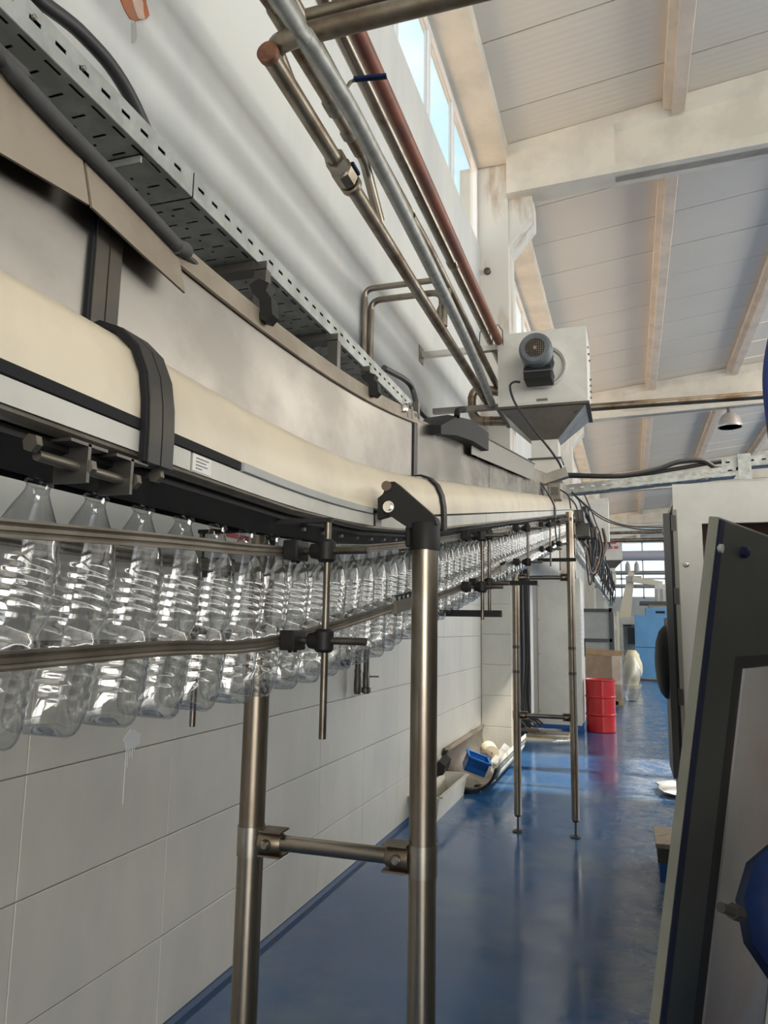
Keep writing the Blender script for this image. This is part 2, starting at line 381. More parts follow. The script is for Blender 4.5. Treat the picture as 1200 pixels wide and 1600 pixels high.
wr = MB().box((XR, Y0, 0), (XR+.25, Y1, 3.6)).box((XR, Y0, 7.6), (XR+.25, Y1, 8.3)).build('wall_right', PLASTER); tag(wr, 'long side wall with a high glazed band', 'wall', kind='structure')
wb = MB().box((-2.1, Y0-.25, 0), (XR, Y0, 9.1)).build('wall_back', PLASTER); tag(wb, 'plain end wall closing the hall behind the walkway', 'wall', kind='structure')
wf = MB().box((-2.1, Y1, 0), (XR, Y1+.25, 3.9)).box((-2.1, Y1, 8.0), (XR, Y1+.25, 9.2)).build('wall_far', PLASTER); tag(wf, 'distant end wall under a tall band of windows', 'wall', kind='structure')
for k in range(7): MB().box((XR-.02, Y0+2+k*9.4, 3.6), (XR+.1, Y0+2.4+k*9.4, 7.6)).build('window_post', ALU, wr)

# concrete columns with corbels
def column(Y, tiles):
    c = MB().box((-2.1, Y+.15, 0), (-1.425, Y+.72, 8.02)).build('column', CONC_ST)
    tag(c, {9.4: 'stained concrete column between the two window bays, tiled near the floor', 21.2: 'concrete column behind the white electrical cabinet', 33.0: 'distant concrete column along the window wall', 44.8: 'farthest concrete column along the window wall', -2.2: 'concrete column beside the start of the conveyor'}[Y], 'column', kind='structure')
    cb = MB(); z0 = 7.50
    cb.prism([(-1.425, Y+.17, z0), (-1.10, Y+.17, z0+.0), (-1.10, Y+.17, z0-.32), (-1.425, Y+.17, z0-.72)], (0, .5, 0))
    cb.build('corbel', CONC_ST, c)
    if tiles:
        for k in range(6):
            a = k*.379+.01
            MB().box((-1.806, Y+.135, a), (-1.43, Y+.15, a+.375), .003).build('wall_tile', TILE, c)
            MB().box((-1.425, Y+.155, a), (-1.415, Y+.715, a+.375), .003).build('wall_tile', TILE, c)
    return c
for Y in BAYS:
    c_ = column(Y, Y == 9.4)
    if Y == 9.4:
        g = oY(762, 425, 9.55); MB().lathe([(.045, 0), (.045, .05), (.03, .06)], (g.x, 9.55, g.z), (0, -1, 0), 16).build('pipe_stub', STEELD, c_, 40)
# eaves beam
for i in range(len(BAYS)):
    a = BAYS[i]+.4 if i else Y0; b = BAYS[i+1]+.12 if i+1 < len(BAYS) else Y1
    if i == 0: a = Y0
    e = MB().box((-1.92, a, 7.98), (-1.40, b, 8.24)).build('trim_%d' % (i+1), CONC)
    tag(e, ['concrete eaves beam above the nearest windows', 'concrete eaves beam above the second window bay', 'concrete eaves beam above the third window bay', 'concrete eaves beam above the fourth window bay', 'concrete eaves beam at the far end of the hall'][i], 'beam', kind='structure')
# windows of the long wall
names = ['high strip window above the nearest pipes', 'high strip window just beyond the stained column', 'high strip window of the third bay', 'high strip window of the fourth bay', 'high strip window at the far end']
for i in range(5):
    a = BAYS[i]+.72 if i else -1.5; b = BAYS[i+1]+.13 if i < 4 else Y1-.2
    if i == 0: a = BAYS[0]+.72
    wobj = thing('window_%d' % (i+1), names[i], 'window', (-1.87, (a+b)/2, 6.8), kind='structure')
    fr = MB().box((-1.90, a, 6.80), (-1.84, b, 6.86)).box((-1.90, a, 7.92), (-1.84, b, 7.98)).box((-1.90, a, 6.86), (-1.84, a+.06, 7.92)).box((-1.90, b-.06, 6.86), (-1.84, b, 7.92))
    fr.build('window_frame', ALU, wobj)
    st = 1.15; ys = []; y = 9.195-.0 if i == 0 else b
    while y > a+.2: ys.append(y); y -= st
    ys.append(a)
    for k in range(len(ys)-1):
        if k: MB().box((-1.90, ys[k]-.035, 6.86), (-1.845, ys[k]+.035, 7.92)).build('mullion', ALU, wobj)
        MB().box((-1.874, ys[k+1]+.035, 6.86), (-1.868, ys[k]-.035, 7.92)).build('pane', GLASS, wobj)
# far windows
fw = thing('window_6', 'tall glazed band in the distant end wall', 'window', (6, Y1+.1, 3.9), kind='structure')
for k in range(11):
    MB().box((-2.0+k*1.5-.05, Y1, 3.9), (-2.0+k*1.5+.05, Y1+.1, 8.0)).build('mullion', ALU, fw)
for z in (3.95, 5.3, 6.65, 7.95): MB().box((-2.0, Y1, z-.06), (XR, Y1+.1, z+.06)).build('transom', ALU, fw)
for k in range(10):
    for z in (4.0, 5.36, 6.71): MB().box((-1.95+k*1.5, Y1+.04, z), (-.55+k*1.5, Y1+.048, z+1.24)).build('pane', GLASS, fw)

# roof: sandwich panels, each its own piece; added roof light shapes the sun patch
ceil = thing('ceiling', 'pale ribbed sheet roof on concrete beams', 'ceiling', (6, 20, 8.9), kind='structure')
SKY_Y = (5.6, 7.25); SKY_X = (2.97, 6.15)
pw = 1.195; y = 11.12 - 18*pw; ti = .02
def roof_piece(xa, xb, ya, yb, m=ROOF, nm='roof_panel', dz=0.):
    p = [(xa, ya+.011, roof_z(xa)+dz), (xb, ya+.011, roof_z(xb)+dz), (xb, ya+.011, roof_z(xb)+.07+dz), (xa, ya+.011, roof_z(xa)+.07+dz)]
    MB().prism(p, (0, yb-ya-.022, 0)).build(nm, m, ceil)
sky_rows = []
while y < Y1:
    ya, yb = y, min(y+pw, Y1+.2); d = random.uniform(-.004, .004)
    if ya < SKY_Y[1]-.3 and yb > SKY_Y[0]+.3:
        roof_piece(-1.98, SKY_X[0], ya, yb, dz=d); roof_piece(SKY_X[1], 6.2, ya, yb, dz=d)
        sky_rows.append((ya, yb))
    else: roof_piece(-1.98, 6.2, ya, yb, dz=d)
    y += pw
for xa, xb in ((SKY_X[0]+.005, 4.85), (5.06, SKY_X[1]-.005)): roof_piece(xa, xb, sky_rows[0][0], sky_rows[-1][1], POLY, 'added_roof_light', .03)
MB().prism([(6.2, Y0, roof_z(6.2)), (XR+.3, Y0, roof_z(XR+.3)), (XR+.3, Y0, roof_z(XR+.3)+.07), (6.2, Y0, roof_z(6.2)+.07)], (0, Y1-Y0, 0)).build('far_roof_slope', ROOF, ceil)
MB().prism([(-2.25, Y0, 8.19), (XR+.4, Y0, 8.3), (XR+.4, Y0, 8.37), (6.2, Y0, 9.20), (-2.25, Y0, 8.26)], (0, .01, 0)).build('seam_backing', GROUT, ceil).hide_render = False
sb = MB().prism([(-1.98, Y0, roof_z(-1.98)+.075), (SKY_X[0]-.02, Y0, roof_z(SKY_X[0])+.075), (SKY_X[0]-.02, Y0, roof_z(SKY_X[0])+.09), (-1.98, Y0, roof_z(-1.98)+.09)], (0, Y1-Y0, 0))
sb.build('roof_deck', GROUT, ceil)

# rafters (I-shaped concrete beams) and purlins
rl = {-2.2: 'concrete roof beam overhead near the start of the hall', 9.4: 'thick cream concrete roof beam resting on the stained column', 21.2: 'second cream concrete roof beam, behind the long horizontal pipe', 33.0: 'third concrete roof beam above the crossing cable tray', 44.8: 'farthest concrete roof beam'}
def rafter(Y):
    t = thing('roof_beam', rl[Y], 'beam', (-1.4, Y, 7.46), kind='structure')
    def bot(X): return 7.46 + .033*(X+1.33)
    def top(X): return roof_z(X) - .01
    x0, x1, xe = -1.42, .0, 6.2
    MB().prism([(x0, Y, bot(x0)), (x1, Y, bot(x1)), (x1, Y, top(x1)), (x0, Y, top(x0))], (0, .34, 0)).build('end_block', CONC, t)
    MB().prism([(x1, Y+.10, bot(x1)), (xe, Y+.10, bot(xe)), (xe, Y+.10, top(xe)), (x1, Y+.10, top(x1))], (0, .14, 0)).build('web', CONC, t)
    MB().prism([(x1, Y, bot(x1)), (x1, Y, bot(x1)+.13), (x1, Y+.10, bot(x1)+.17), (x1, Y+.24, bot(x1)+.17), (x1, Y+.34, bot(x1)+.13), (x1, Y+.34, bot(x1))], (xe-x1, 0, .033*(xe-x1))).build('bottom_flange', CONC, t)
    MB().prism([(x1, Y, top(x1)), (x1, Y, top(x1)-.12), (x1, Y+.10, top(x1)-.20), (x1, Y+.24, top(x1)-.20), (x1, Y+.34, top(x1)-.12), (x1, Y+.34, top(x1))], (xe-x1, 0, .115*(xe-x1))).build('top_flange', CONC, t)
    MB().prism([(xe, Y+.04, bot(xe)), (XR, Y+.04, 7.4), (XR, Y+.04, roof_z(XR)-.01), (xe, Y+.04, top(xe))], (0, .26, 0)).build('far_half', CONC, t)
for Y in BAYS: rafter(Y)
ords = ['first', 'second', 'third', 'fourth', 'fifth', 'sixth']
for bi in range(-1, 5):
    a = BAYS[bi]+.34 if bi >= 0 else Y0; b = BAYS[bi+1] if bi+1 < 5 else Y1
    for k, X in enumerate((.78, 2.86, 4.94)):
        zt = roof_z(X)-.005; h = .24
        p = MB().prism([(X-.17, a, zt-.16), (X-.07, a, zt-.18), (X-.07, a, zt-h), (X+.09, a, zt-h), (X+.13, a, zt), (X-.17, a, zt-.02)], (0, b-a, 0)).build('purlin', PURLIN)
        tag(p, '%s concrete purlin up from the window wall, in the %s roof bay' % (['lowest', 'middle', 'highest'][k], ords[bi+1]), 'purlin', 'concrete purlins under the roof sheets', kind='structure')

# ================================================================ CONVEYOR
XC = -.67; NEAR_Y, FAR_Y = -.80, 30.0
def zb(Y):
    """height of the lower lip of the conveyor along its run: level, climbing, level again"""
    if Y < 1.0: return 1.806
    if Y < 2.2: return 1.806 + .157/2.4*(Y-1)**2
    if Y < 8.2: return 1.9002 + .157*(Y-2.2)
    z8 = 1.9002 + .157*6.0
    if Y < 9.4: t = Y-8.2; return z8 + .157*t - .157/2.4*t*t
    return z8 + .157*.6
def slope(Y): return (zb(Y+.01)-zb(Y-.01))/.02
def ysamp(a, b):
    n = max(2, int((b-a)/.12)) if b < 10 else max(2, int((b-a)/.4)); return [a+(b-a)*i/n for i in range(n+1)]
def run(prof, a, b):
    """sweeps a closed (X, dz) profile along the conveyor"""
    return MB().loft([[Vector((x, Y, zb(Y)+d)) for x, d in prof] for Y in ysamp(a, b)])
conv = thing('air_conveyor', 'long overhead bottle conveyor with stainless plenum and cream rounded cover, climbing along the wall', 'conveyor', (XC, 1.7, 0))
# plenum sheets
for i, (a, b) in enumerate(((NEAR_Y, .775), (.785, 2.335), (2.345, 3.72), (3.73, 5.2), (5.21, 6.62), (6.63, 8.1), (8.12, 12), (12.02, 18), (18.02, FAR_Y))):
    h = .385 if i else .44
    run([(-.672, .12), (-.672, h-.02), (-.664, h-.02), (-.664, .12)], a, b).build('plenum_sheet', INOX if i < 2 else INOX2, conv, 40)
run([(-.80, .1), (-.80, .385), (-.805, .385), (-.805, .1)], NEAR_Y, FAR_Y).build('plenum_back_sheet', INOX, conv)
run([(-.672, .37), (-.80, .37), (-.80, .376), (-.672, .376)], NEAR_Y, FAR_Y).build('plenum_top', TAN, conv)
# folded top flange (tan) and the two flared lids near the start
def along(px, X, n=10):
    pts = [oX(x, y, X) for x, y in px]; d = pts[0]-pts[1]; pts = [pts[0]+d*(.5/max(.05, abs(d.y))*.7)] + pts; return pts
def lerp_y(pts, Y):
    for p, q in zip(pts, pts[1:]):
        if p.y <= Y <= q.y: return p.z+(q.z-p.z)*(Y-p.y)/(q.y-p.y)
    return pts[-1].z if Y > pts[-1].y else pts[0].z
lid_lo = along([(0, 240), (140, 322), (215, 392), (288, 458)], -.632); lid_hi = along([(0, 88), (90, 186), (200, 298), (283, 385)], -.655)
for a, b in ((NEAR_Y, lid_lo[2].y-.003), (lid_lo[2].y+.003, lid_lo[4].y)):
    rings = []
    for Y in ysamp(a, b):
        zl, zh = lerp_y(lid_lo, Y), lerp_y(lid_hi, Y); sh = Vector((0, 0, 0))
        rings.append([Vector((-.634, Y, zl)), Vector((-.630, Y, zl)), Vector((-.653, Y, zh)), Vector((-.80, Y, zh-.004)), Vector((-.80, Y, zh-.009)), Vector((-.657, Y, zh-.005))])
    MB().loft(rings).build('flared_lid', TAN, conv)
run([(-.664, .352), (-.660, .350), (-.656, .352), (-.660, .392), (-.68, .394), (-.68, .388), (-.665, .386)], lid_lo[4].y+.002, 2.34).build('folded_flange', TAN, conv)
# cream half-round cover
cov = [(-.667, .162), (-.64, .166), (-.612, .155), (-.588, .132), (-.573, .098), (-.567, .062), (-.567, .042), (-.574, .042), (-.574, .062), (-.580, .095), (-.594, .126), (-.615, .147), (-.64, .157), (-.667, .155)]
for a, b in ((NEAR_Y, .785), (.79, 2.30), (2.31, 8.2), (8.22, FAR_Y)): run(cov, a, b).build('rounded_cover', CREAM, conv, 40)
run([(-.667-(x+.667)*1-.136, d) for x, d in cov], NEAR_Y, FAR_Y).build('rear_cover', CREAM, conv, 40)
# strips under the cover
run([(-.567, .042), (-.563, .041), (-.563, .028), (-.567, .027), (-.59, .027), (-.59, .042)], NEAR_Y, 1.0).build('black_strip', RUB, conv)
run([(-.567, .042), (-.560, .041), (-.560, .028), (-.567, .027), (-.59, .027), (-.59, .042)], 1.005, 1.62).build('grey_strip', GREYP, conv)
run([(-.569, .042), (-.59, .042), (-.59, .036), (-.569, .036)], 1.63, FAR_Y).build('thin_black_strip', RUB, conv)  # black rubber strip carried on as a thin line
for a, b in ((NEAR_Y, .778), (.79, .866), (.872, 1.64), (1.70, 3.10), (3.11, 8.2), (8.22, FAR_Y)):
    top = .0265 if b < 1.65 else .0355
    run([(-.566, top), (-.566, .0), (-.580, .0), (-.590, .006), (-.590, top)], a, b).build('pale_lower_strip', STRIP, conv)
run([(-.568, -.001), (-.566, -.006), (-.572, -.012), (-.60, -.012), (-.60, -.001)], NEAR_Y, FAR_Y).build('steel_lip', RAIL, conv, 50)
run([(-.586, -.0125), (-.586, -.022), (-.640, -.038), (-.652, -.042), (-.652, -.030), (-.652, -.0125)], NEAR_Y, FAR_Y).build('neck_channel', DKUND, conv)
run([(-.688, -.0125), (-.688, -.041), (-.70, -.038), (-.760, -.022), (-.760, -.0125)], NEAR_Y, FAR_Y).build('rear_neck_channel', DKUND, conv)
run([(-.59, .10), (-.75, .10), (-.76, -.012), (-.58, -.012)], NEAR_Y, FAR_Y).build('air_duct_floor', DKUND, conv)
# small paper sticker on the lower strip
st = MB().box((-.5658, .871, 1.808), (-.5650, .918, 1.831)).build('sticker', PAPER, conv)
for k in range(4): MB().box((-.5649, .878, 1.826-k*.0048), (-.5646, .878+(.033, .026, .03, .016)[k], 1.8275-k*.0048)).build('printed_line', INK, st)
# strap bands wrapping sheet and cover
def strap(Y, wd, th=.008, top=.385):
    prof = [(-.664, top), (-.664, .172)] + [(x+.003, d+.004) for x, d in cov[1:6]] + [(-.562, .03), (-.562, -.012)]
    m = MB(); out = []
    for k, (x, d) in enumerate(prof):
        out.append((x, d))
    inner = out; outer = []
    for k, (x, d) in enumerate(out):
        p = Vector(out[max(0, k-1)]); q = Vector(out[min(len(out)-1, k+1)]); t = (q-p).normalized(); n = Vector((-t.y, t.x))
        if n.x < 0 and n.y < 0 or n.x < -.5: n = -n
        outer.append((x+n.x*th, d+n.y*th))
    poly = inner + outer[::-1]
    sl = slope(Y)
    m.loft([[Vector((x, yy, zb(Y)+d+sl*(yy-Y))) for x, d in poly] for yy in (Y-wd/2, Y-.0015, Y-.0014)]).loft([[Vector((x+.0, yy, zb(Y)+d+sl*(yy-Y))) for x, d in poly] for yy in (Y+.0014, Y+.0015, Y+wd/2)])
    s = m.build('strap_band', STRAP, conv, 60)
    e = MB().loft([[Vector((x-.002, yy, zb(Y)+d+sl*(yy-Y))) for x, d in poly] for yy in (Y-wd/2-.006, Y-wd/2)]); e.build('strap_edge', RUB, s)
strap(.782, .052); strap(2.325, .042, .006)
# clamp hardware under the lip near the start
cl = MB()
for Y in (.66, .735):
    cl.box((-.605, Y-.0025, 1.75), (-.560, Y+.0025, 1.793)); cl.box((-.605, Y-.03, 1.790), (-.560, Y+.03, 1.7935))
hw = cl.build('clamp_bracket', STEELD, conv)
MB().cyl((-.575, .60, 1.768), (-.575, .75, 1.768), .006, 10).build('threaded_bolt', RAIL, hw, 40)
for Y, X, z in ((.59, -.572, 1.778), (.665, -.565, 1.768), (.745, -.565, 1.768), (.80, -.572, 1.786)):
    MB().lathe([(.010, 0), (.010, .008), (.008, .010)], (X, Y-.004, z), (0, 1, 0), 6).build('hex_nut', RAIL, hw)
for k in range(11):
    Y = 1.32+k*.1
    MB().lathe([(.006, 0), (.006, .006)], (-.60, Y, zb(Y)-.026), (0, 0, -1), 6).build('hex_nut', STEELD, conv)
# guide rails, front (measured runs) and back
up_px = [(0, 825), (250, 845), (470, 862), (640, 850), (740, 835), (880, 815)]
lo_px = [(0, 1033), (250, 1013), (440, 1000), (640, 940), (740, 908), (880, 840)]
GX = -.580
def rail_pts(px, off_far):
    p = [oX(x, y, GX) for x, y in px]; d = (p[1]-p[0]); p = [p[0]-d*4.5, p[0]-d*1.5] + p
    last = p[-1]
    for Y in (9.0, 12, 20, 29): p.append(Vector((GX, Y, zb(Y)+off_far)))
    return p
def rail(pts, X, nm, h=.021, t=.009):
    pts = spline(pts, 5); m = MB(); rings = []
    pr = [(t, -h/2), (t, -h/2+.003), (t-.002, -h/6), (t, -h/6+.001), (t, h/6-.001), (t-.002, h/6), (t, h/2-.003), (t, h/2), (0, h/2), (0, -h/2)]
    for p in pts: rings.append([Vector((X+a, p.y, p.z+b)) for a, b in pr])
    m.loft(rings); return m.build(nm, RAIL, conv)
rail(rail_pts(up_px, -.075), GX, 'guide_rail', .0185); rail(rail_pts(lo_px, -.243), GX, 'guide_rail', .0195)
for off in (-.10, -.243): rail([Vector((0, Y, zb(Y)+off)) for Y in (-.7, -.2, .3, .7, 1.1, 1.6, 2.2, 3, 5, 7.5, 9, 12, 20, 29)], -.769, 'guide_rail')
def zrail(px, Y):
    p = spline(rail_pts(px, -.08 if px is up_px else -.243), 12)
    for a, b in zip(p, p[1:]):
        if a.y <= Y <= b.y: return a.z + (b.z-a.z)*(Y-a.y)/(b.y-a.y)
    return zb(Y)
# hanger rods with clamps
ROD = mat('dark_rod_steel', (.17, .15, .125), .35, .85, var=(.10, .085, .065), vscale=20)
def hanger(Y, X, zlow, side=1, r=.0062, clamps=True, stub=.075):
    rod = MB().cyl((X, Y, zb(Y)-.022), (X, Y, zlow), r, 12).build('hanger_rod', ROD, conv, 40)
    MB().bar((X+side*.007, Y, zb(Y)-.026), (XC+side*.07, Y, zb(Y)-.026), .014, .008).build('rod_arm', DKUND, rod)
    if clamps:
        for px in (up_px, lo_px):
            z = zrail(px, Y) if side > 0 else zb(Y)+(-.10 if px is up_px else -.243)
            c = MB(); gx = GX+.009 if side > 0 else -.769
            c.lathe([(.012, -.020), (.017, -.015), (.017, .015), (.012, .020)], (X-side*.002, Y, z), (0, 0, 1), 12)
            c.tube([(X, Y, z), (X-side*.02, Y, z), (X-side*.03, Y, z)], [.016, .015, .013], 10)
            c.box((gx, Y-.034, z-.017), (gx+side*.028, Y+.018, z+.017), .003)
            k = c.build('rail_clamp', BLK, rod, 40)
            MB().cyl((gx+side*.01, Y, z), (X+side*stub, Y, z), .0065, 12).build('clamp_pin', ROD, k, 40)
            for q in (-.016, .004): MB().lathe([(.004, 0), (.004, .007)], (gx+side*.013, Y+q, z-.014), (0, 0, -1), 6).build('set_screw', BLK, k)
hanger(1.205, -.500, 1.41); hanger(2.66, -.500, 1.628); hanger(2.80, -.500, 1.655); hanger(3.95, -.500, 1.86); hanger(5.15, -.50, 2.02); hanger(5.9, -.50, 2.05)
for Y, z in ((1.345, 1.395), (2.9, 1.66), (4.2, 1.9), (5.6, 2.1)): hanger(Y, -.84, z, -1, stub=.05)
for Y in (7.6, 9.4, 11.2, 13.2, 15.5, 18, 21): hanger(Y, -.50, zb(Y)-.42, r=.008)
# joint plate with thumb screws on the lower rail
jp = oX(624, 945, GX)
for Y, nn in ((jp.y, 4), (3.55, 4)):
    z = zrail(lo_px, Y); s = slope(Y)
    j = MB().obox((GX+.012, Y, z), (.004, 0, 0), (0, .075, .075*s), (0, 0, .016)).build('rail_joint', RAIL, conv)
    for k in range(nn):
        y = Y-.06+k*.04
        MB().lathe([(.003, 0), (.003, .012), (.007, .012), (.007, .016)], (GX+.012, y, z+.014+s*(y-Y)), (0, 0, 1), 8).build('thumb_screw', BLK, j)
# dark cross bars under the conveyor that carry the rods
for (x0, x1, y, Y) in ((690, 783, 958, 2.75), (770, 840, 911, 4.1), (855, 900, 875, 5.6)):
    p, q = oY(x0, y, Y), oY(x1, y, Y)
    MB().box((p.x-.2, Y-.02, p.z-.012), (q.x, Y+.02, p.z+.012)).build('cross_bar', BLK, conv)

# ---------------------------------------------------------------- bottles
def bottle_profile():
    p = [(.0135, -.002), (.0138, -.010)]
    for k in range(9):                                        # long cone shoulder
        t = k/8; p.append((.0140 + .0290*math.sin(t*PI/2*.93)**1.15, -.012-.078*t))
    p += [(.0455, -.096), (.0462, -.101)]
    for k in range(4):                                        # ribs
        s = -.104-.0135*k; p += [(.0462, s), (.0452, s-.0035), (.0452, s-.0055), (.0462, s-.009), (.0464, s-.0115)]
    p += [(.0458, -.162), (.0440, -.168), (.0412, -.175), (.0408, -.179), (.0410, -.183), (.0442, -.191), (.0460, -.197), (.0464, -.206)]
    for s in (-.207, -.223, -.239, -.255): p += [(.0464, s), (.0454, s-.003), (.0454, s-.005), (.0464, s-.008), (.0467, s-.012)]
    p += [(.0464, -.274), (.0455, -.284), (.0430, -.294), (.0390, -.301), (.0330, -.305), (.0260, -.304), (.0180, -.297), (.0080, -.293), (.0005, -.292)]
    return p
def bmod(a, h):
    if h < -.268: return 1 + .06*min(1, (-.268-h)/.03)*math.cos(5*a)
    if -.268 <= h < -.204: return 1 + .016*math.cos(10*a)
    if -.160 < h < -.10: return 1 + .010*math.cos(12*a+40*h)
    if -.204 <= h <= -.160: return 1 + .012*math.cos(6*a)
    return 1
BOT = MB().lathe(bottle_profile(), seg=40, mod=bmod, cap=False).mesh('bottle', PET, 60)
NECK = MB().lathe([(.0125, .020), (.0135, .018), (.0130, .014), (.0138, .011), (.0130, .008), (.0135, .004), (.0168, .002), (.0168, -.001), (.0138, -.003)], seg=20, cap=False).mesh('neck_ring', PETD, 60)
Y = .395-3*.1035; nb = 0; seen_b = []
ORD = 'first second third fourth fifth sixth seventh eighth ninth tenth eleventh twelfth thirteenth fourteenth fifteenth sixteenth'.split()
while Y < 27.5 and nb < 270:
    lean = (12.5 if Y < 1.2 else max(9.5, 12.5-(Y-1.2)*2)) + random.uniform(-1.2, 1.2)
    if Y > 9.2: lean = 2+random.uniform(-2, 2)
    o = bpy.data.objects.new('plastic_bottle', BOT); COL.objects.link(o)
    o.location = (XC+random.uniform(-.002, .002), Y, zb(Y)-.043)
    o.rotation_euler = (-math.radians(lean), math.radians(random.uniform(-1.0, 1.0)), random.uniform(0, 6.28))
    o.rotation_mode = 'ZYX'
    n = bpy.data.objects.new('neck_ring', NECK); COL.objects.link(n); n.parent = o
    mid = Vector((XC, Y-.035, zb(Y)-.2)); dd = mid-CAM; px = 600+F_PX*dd.dot(RT)/dd.dot(FW)
    if dd.dot(FW) > .3 and -25 < px < 640 and len(seen_b) < len(ORD):
        tag(o, 'clear empty bottle hanging under the conveyor, %s from the left end of the row' % ORD[len(seen_b)], 'bottle', 'bottles hanging under the climbing conveyor'); seen_b.append(o)
    elif not seen_b: tag(o, 'clear empty bottle at the very start of the row, before the first strap band', 'bottle', 'bottles hanging under the climbing conveyor')
    elif Y < 8.6: tag(o, 'clear empty bottle in the dense part of the row where the conveyor climbs away', 'bottle', 'bottles hanging under the climbing conveyor')
    else: tag(o, 'clear empty plastic bottle hanging in the distant level run of the conveyor', 'bottle', 'bottles under the distant conveyor run')
    Y += .1035 if Y < 9 else .11; nb += 1

# ---------------------------------------------------------------- support stands
def stand(Y, xl, xr, zl, zr, bars, label, group, feet_z, collars=()):
    t = thing('support_stand', label, 'stand', ((xl+xr)/2, Y, 0), group)
    R = .0302
    for X, ztop in ((xl, zl), (xr, zr)):
        p = MB().cyl((X, Y, feet_z), (X, Y, ztop), R, 28).build('post', TUBE, t, 40)
        for z in collars: MB().cyl((X, Y, z-.012), (X, Y, z+.012), R+.0012, 28).build('post_ring', STEELD, p, 40)
        f = MB().cyl((X, Y, .012), (X, Y, feet_z+.02), .009, 12).build('foot_stem', STEELD, t, 40)
        MB().lathe([(.045, 0), (.045, .008), (.02, .018), (.012, .022)], (X, Y, .0), (0, 0, 1), 20).build('foot_pad', STEELD, f, 40)
        MB().cyl((X, Y, feet_z-.012), (X, Y, feet_z+.006), R*.8, 20).build('end_plug', BLK, p, 40)
    for z in bars:
        b = MB().cyl((xl+.03, Y, z), (xr-.03, Y, z), .0175, 18).build('crossbar', TUBE, t, 40)
        for X, s in ((xl, 1), (xr, -1)):
            MB().cyl((X, Y, z-.033), (X, Y, z+.033), R+.0022, 28).build('clamp_collar', COLLAR if Y < 3 else TUBE, b, 40)
            c = MB()
            c.tube([(X+s*.028, Y, z), (X+s*.040, Y, z), (X+s*.075, Y, z), (X+s*.082, Y, z)], [.026, .027, .0235, .020], 16)
            for q in (-.027, .027): c.box((X+s*.030, Y-.024, z+q-.0022), (X+s*.086, Y+.024, z+q+.0022))
            c.build('clamp_socket', PIPE_ST, b, 40)
            MB().lathe([(.012, 0), (.012, .006), (.007, .012)], (X+s*.052, Y-.026, z), (0, -1, 0), 12).build('clamp_screw', COLLAR, b, 40)
    return t
near = stand(1.66, -.862, -.4455, 1.83, 1.80, (1.10,), 'near tubular steel stand with a black head bracket and one crossbar', 'conveyor support stands', .10)
# moulded head bracket from post to cover
hb = MB(); Y = 1.66
R2 = .0345
hb.tube([(-.4455, Y, 1.775), (-.4455, Y, 1.835), (-.4455, Y, 1.838)], [R2, R2, R2*.96], 24)
hb.prism([(-.4455-R2, Y-.022, 1.825), (-.4455+R2*.98, Y-.022, 1.832), (-.4455+R2*.8, Y-.022, 1.850), (-.515, Y-.022, 1.936), (-.530, Y-.022, 1.936), (-.545, Y-.022, 1.905), (-.540, Y-.022, 1.865), (-.50, Y-.022, 1.838)], (0, .044, 0))
hb.prism([(-.560, Y-.010, 1.90), (-.515, Y-.010, 1.935), (-.52, Y-.010, 1.86), (-.560, Y-.010, 1.85)], (0, .02, 0))
h_ = hb.build('head_bracket', BLK, near, 35)
MB().lathe([(.012, 0), (.012, .030), (.006, .030), (.006, .028)], (-.533, Y-.030, 1.925), (0, 1, 0), 16).build('bushing', mat('bushing_brown', (.13, .08, .06), .5), h_, 40)
MB().lathe([(.014, 0), (.014, .004), (.009, .004), (.009, .012)], (-.528, Y-.022, 1.876), (0, -1, 0), 12).build('bolt', CHROME, h_, 40)
MB().box((-.4455-R2-.010, Y-.014, 1.783), (-.4455-R2+.004, Y+.014, 1.83), .003).build('clamp_ear', BLK, h_)
far = stand(6.28, -.90, -.452, 2.50, 2.56, (.905, 2.02), 'distant tubular steel stand on two adjustable feet, beside the white electrical cabinet', 'conveyor support stands', .13, (1.25, 1.45))
MB().box((-.92, 6.25, zb(6.28)-.055), (-.43, 6.31, zb(6.28)-.03)).build('head_beam', STEELD, far)
for X in (-.90, -.452):
    s = 1 if X < -.6 else -1
    for z in (.905, 2.02): MB().prism([(X+s*.028, 6.276, z+.03), (X+s*.11, 6.276, z), (X+s*.028, 6.276, z-.03)], (0, .008, 0)).build('gusset', TUBE, far)

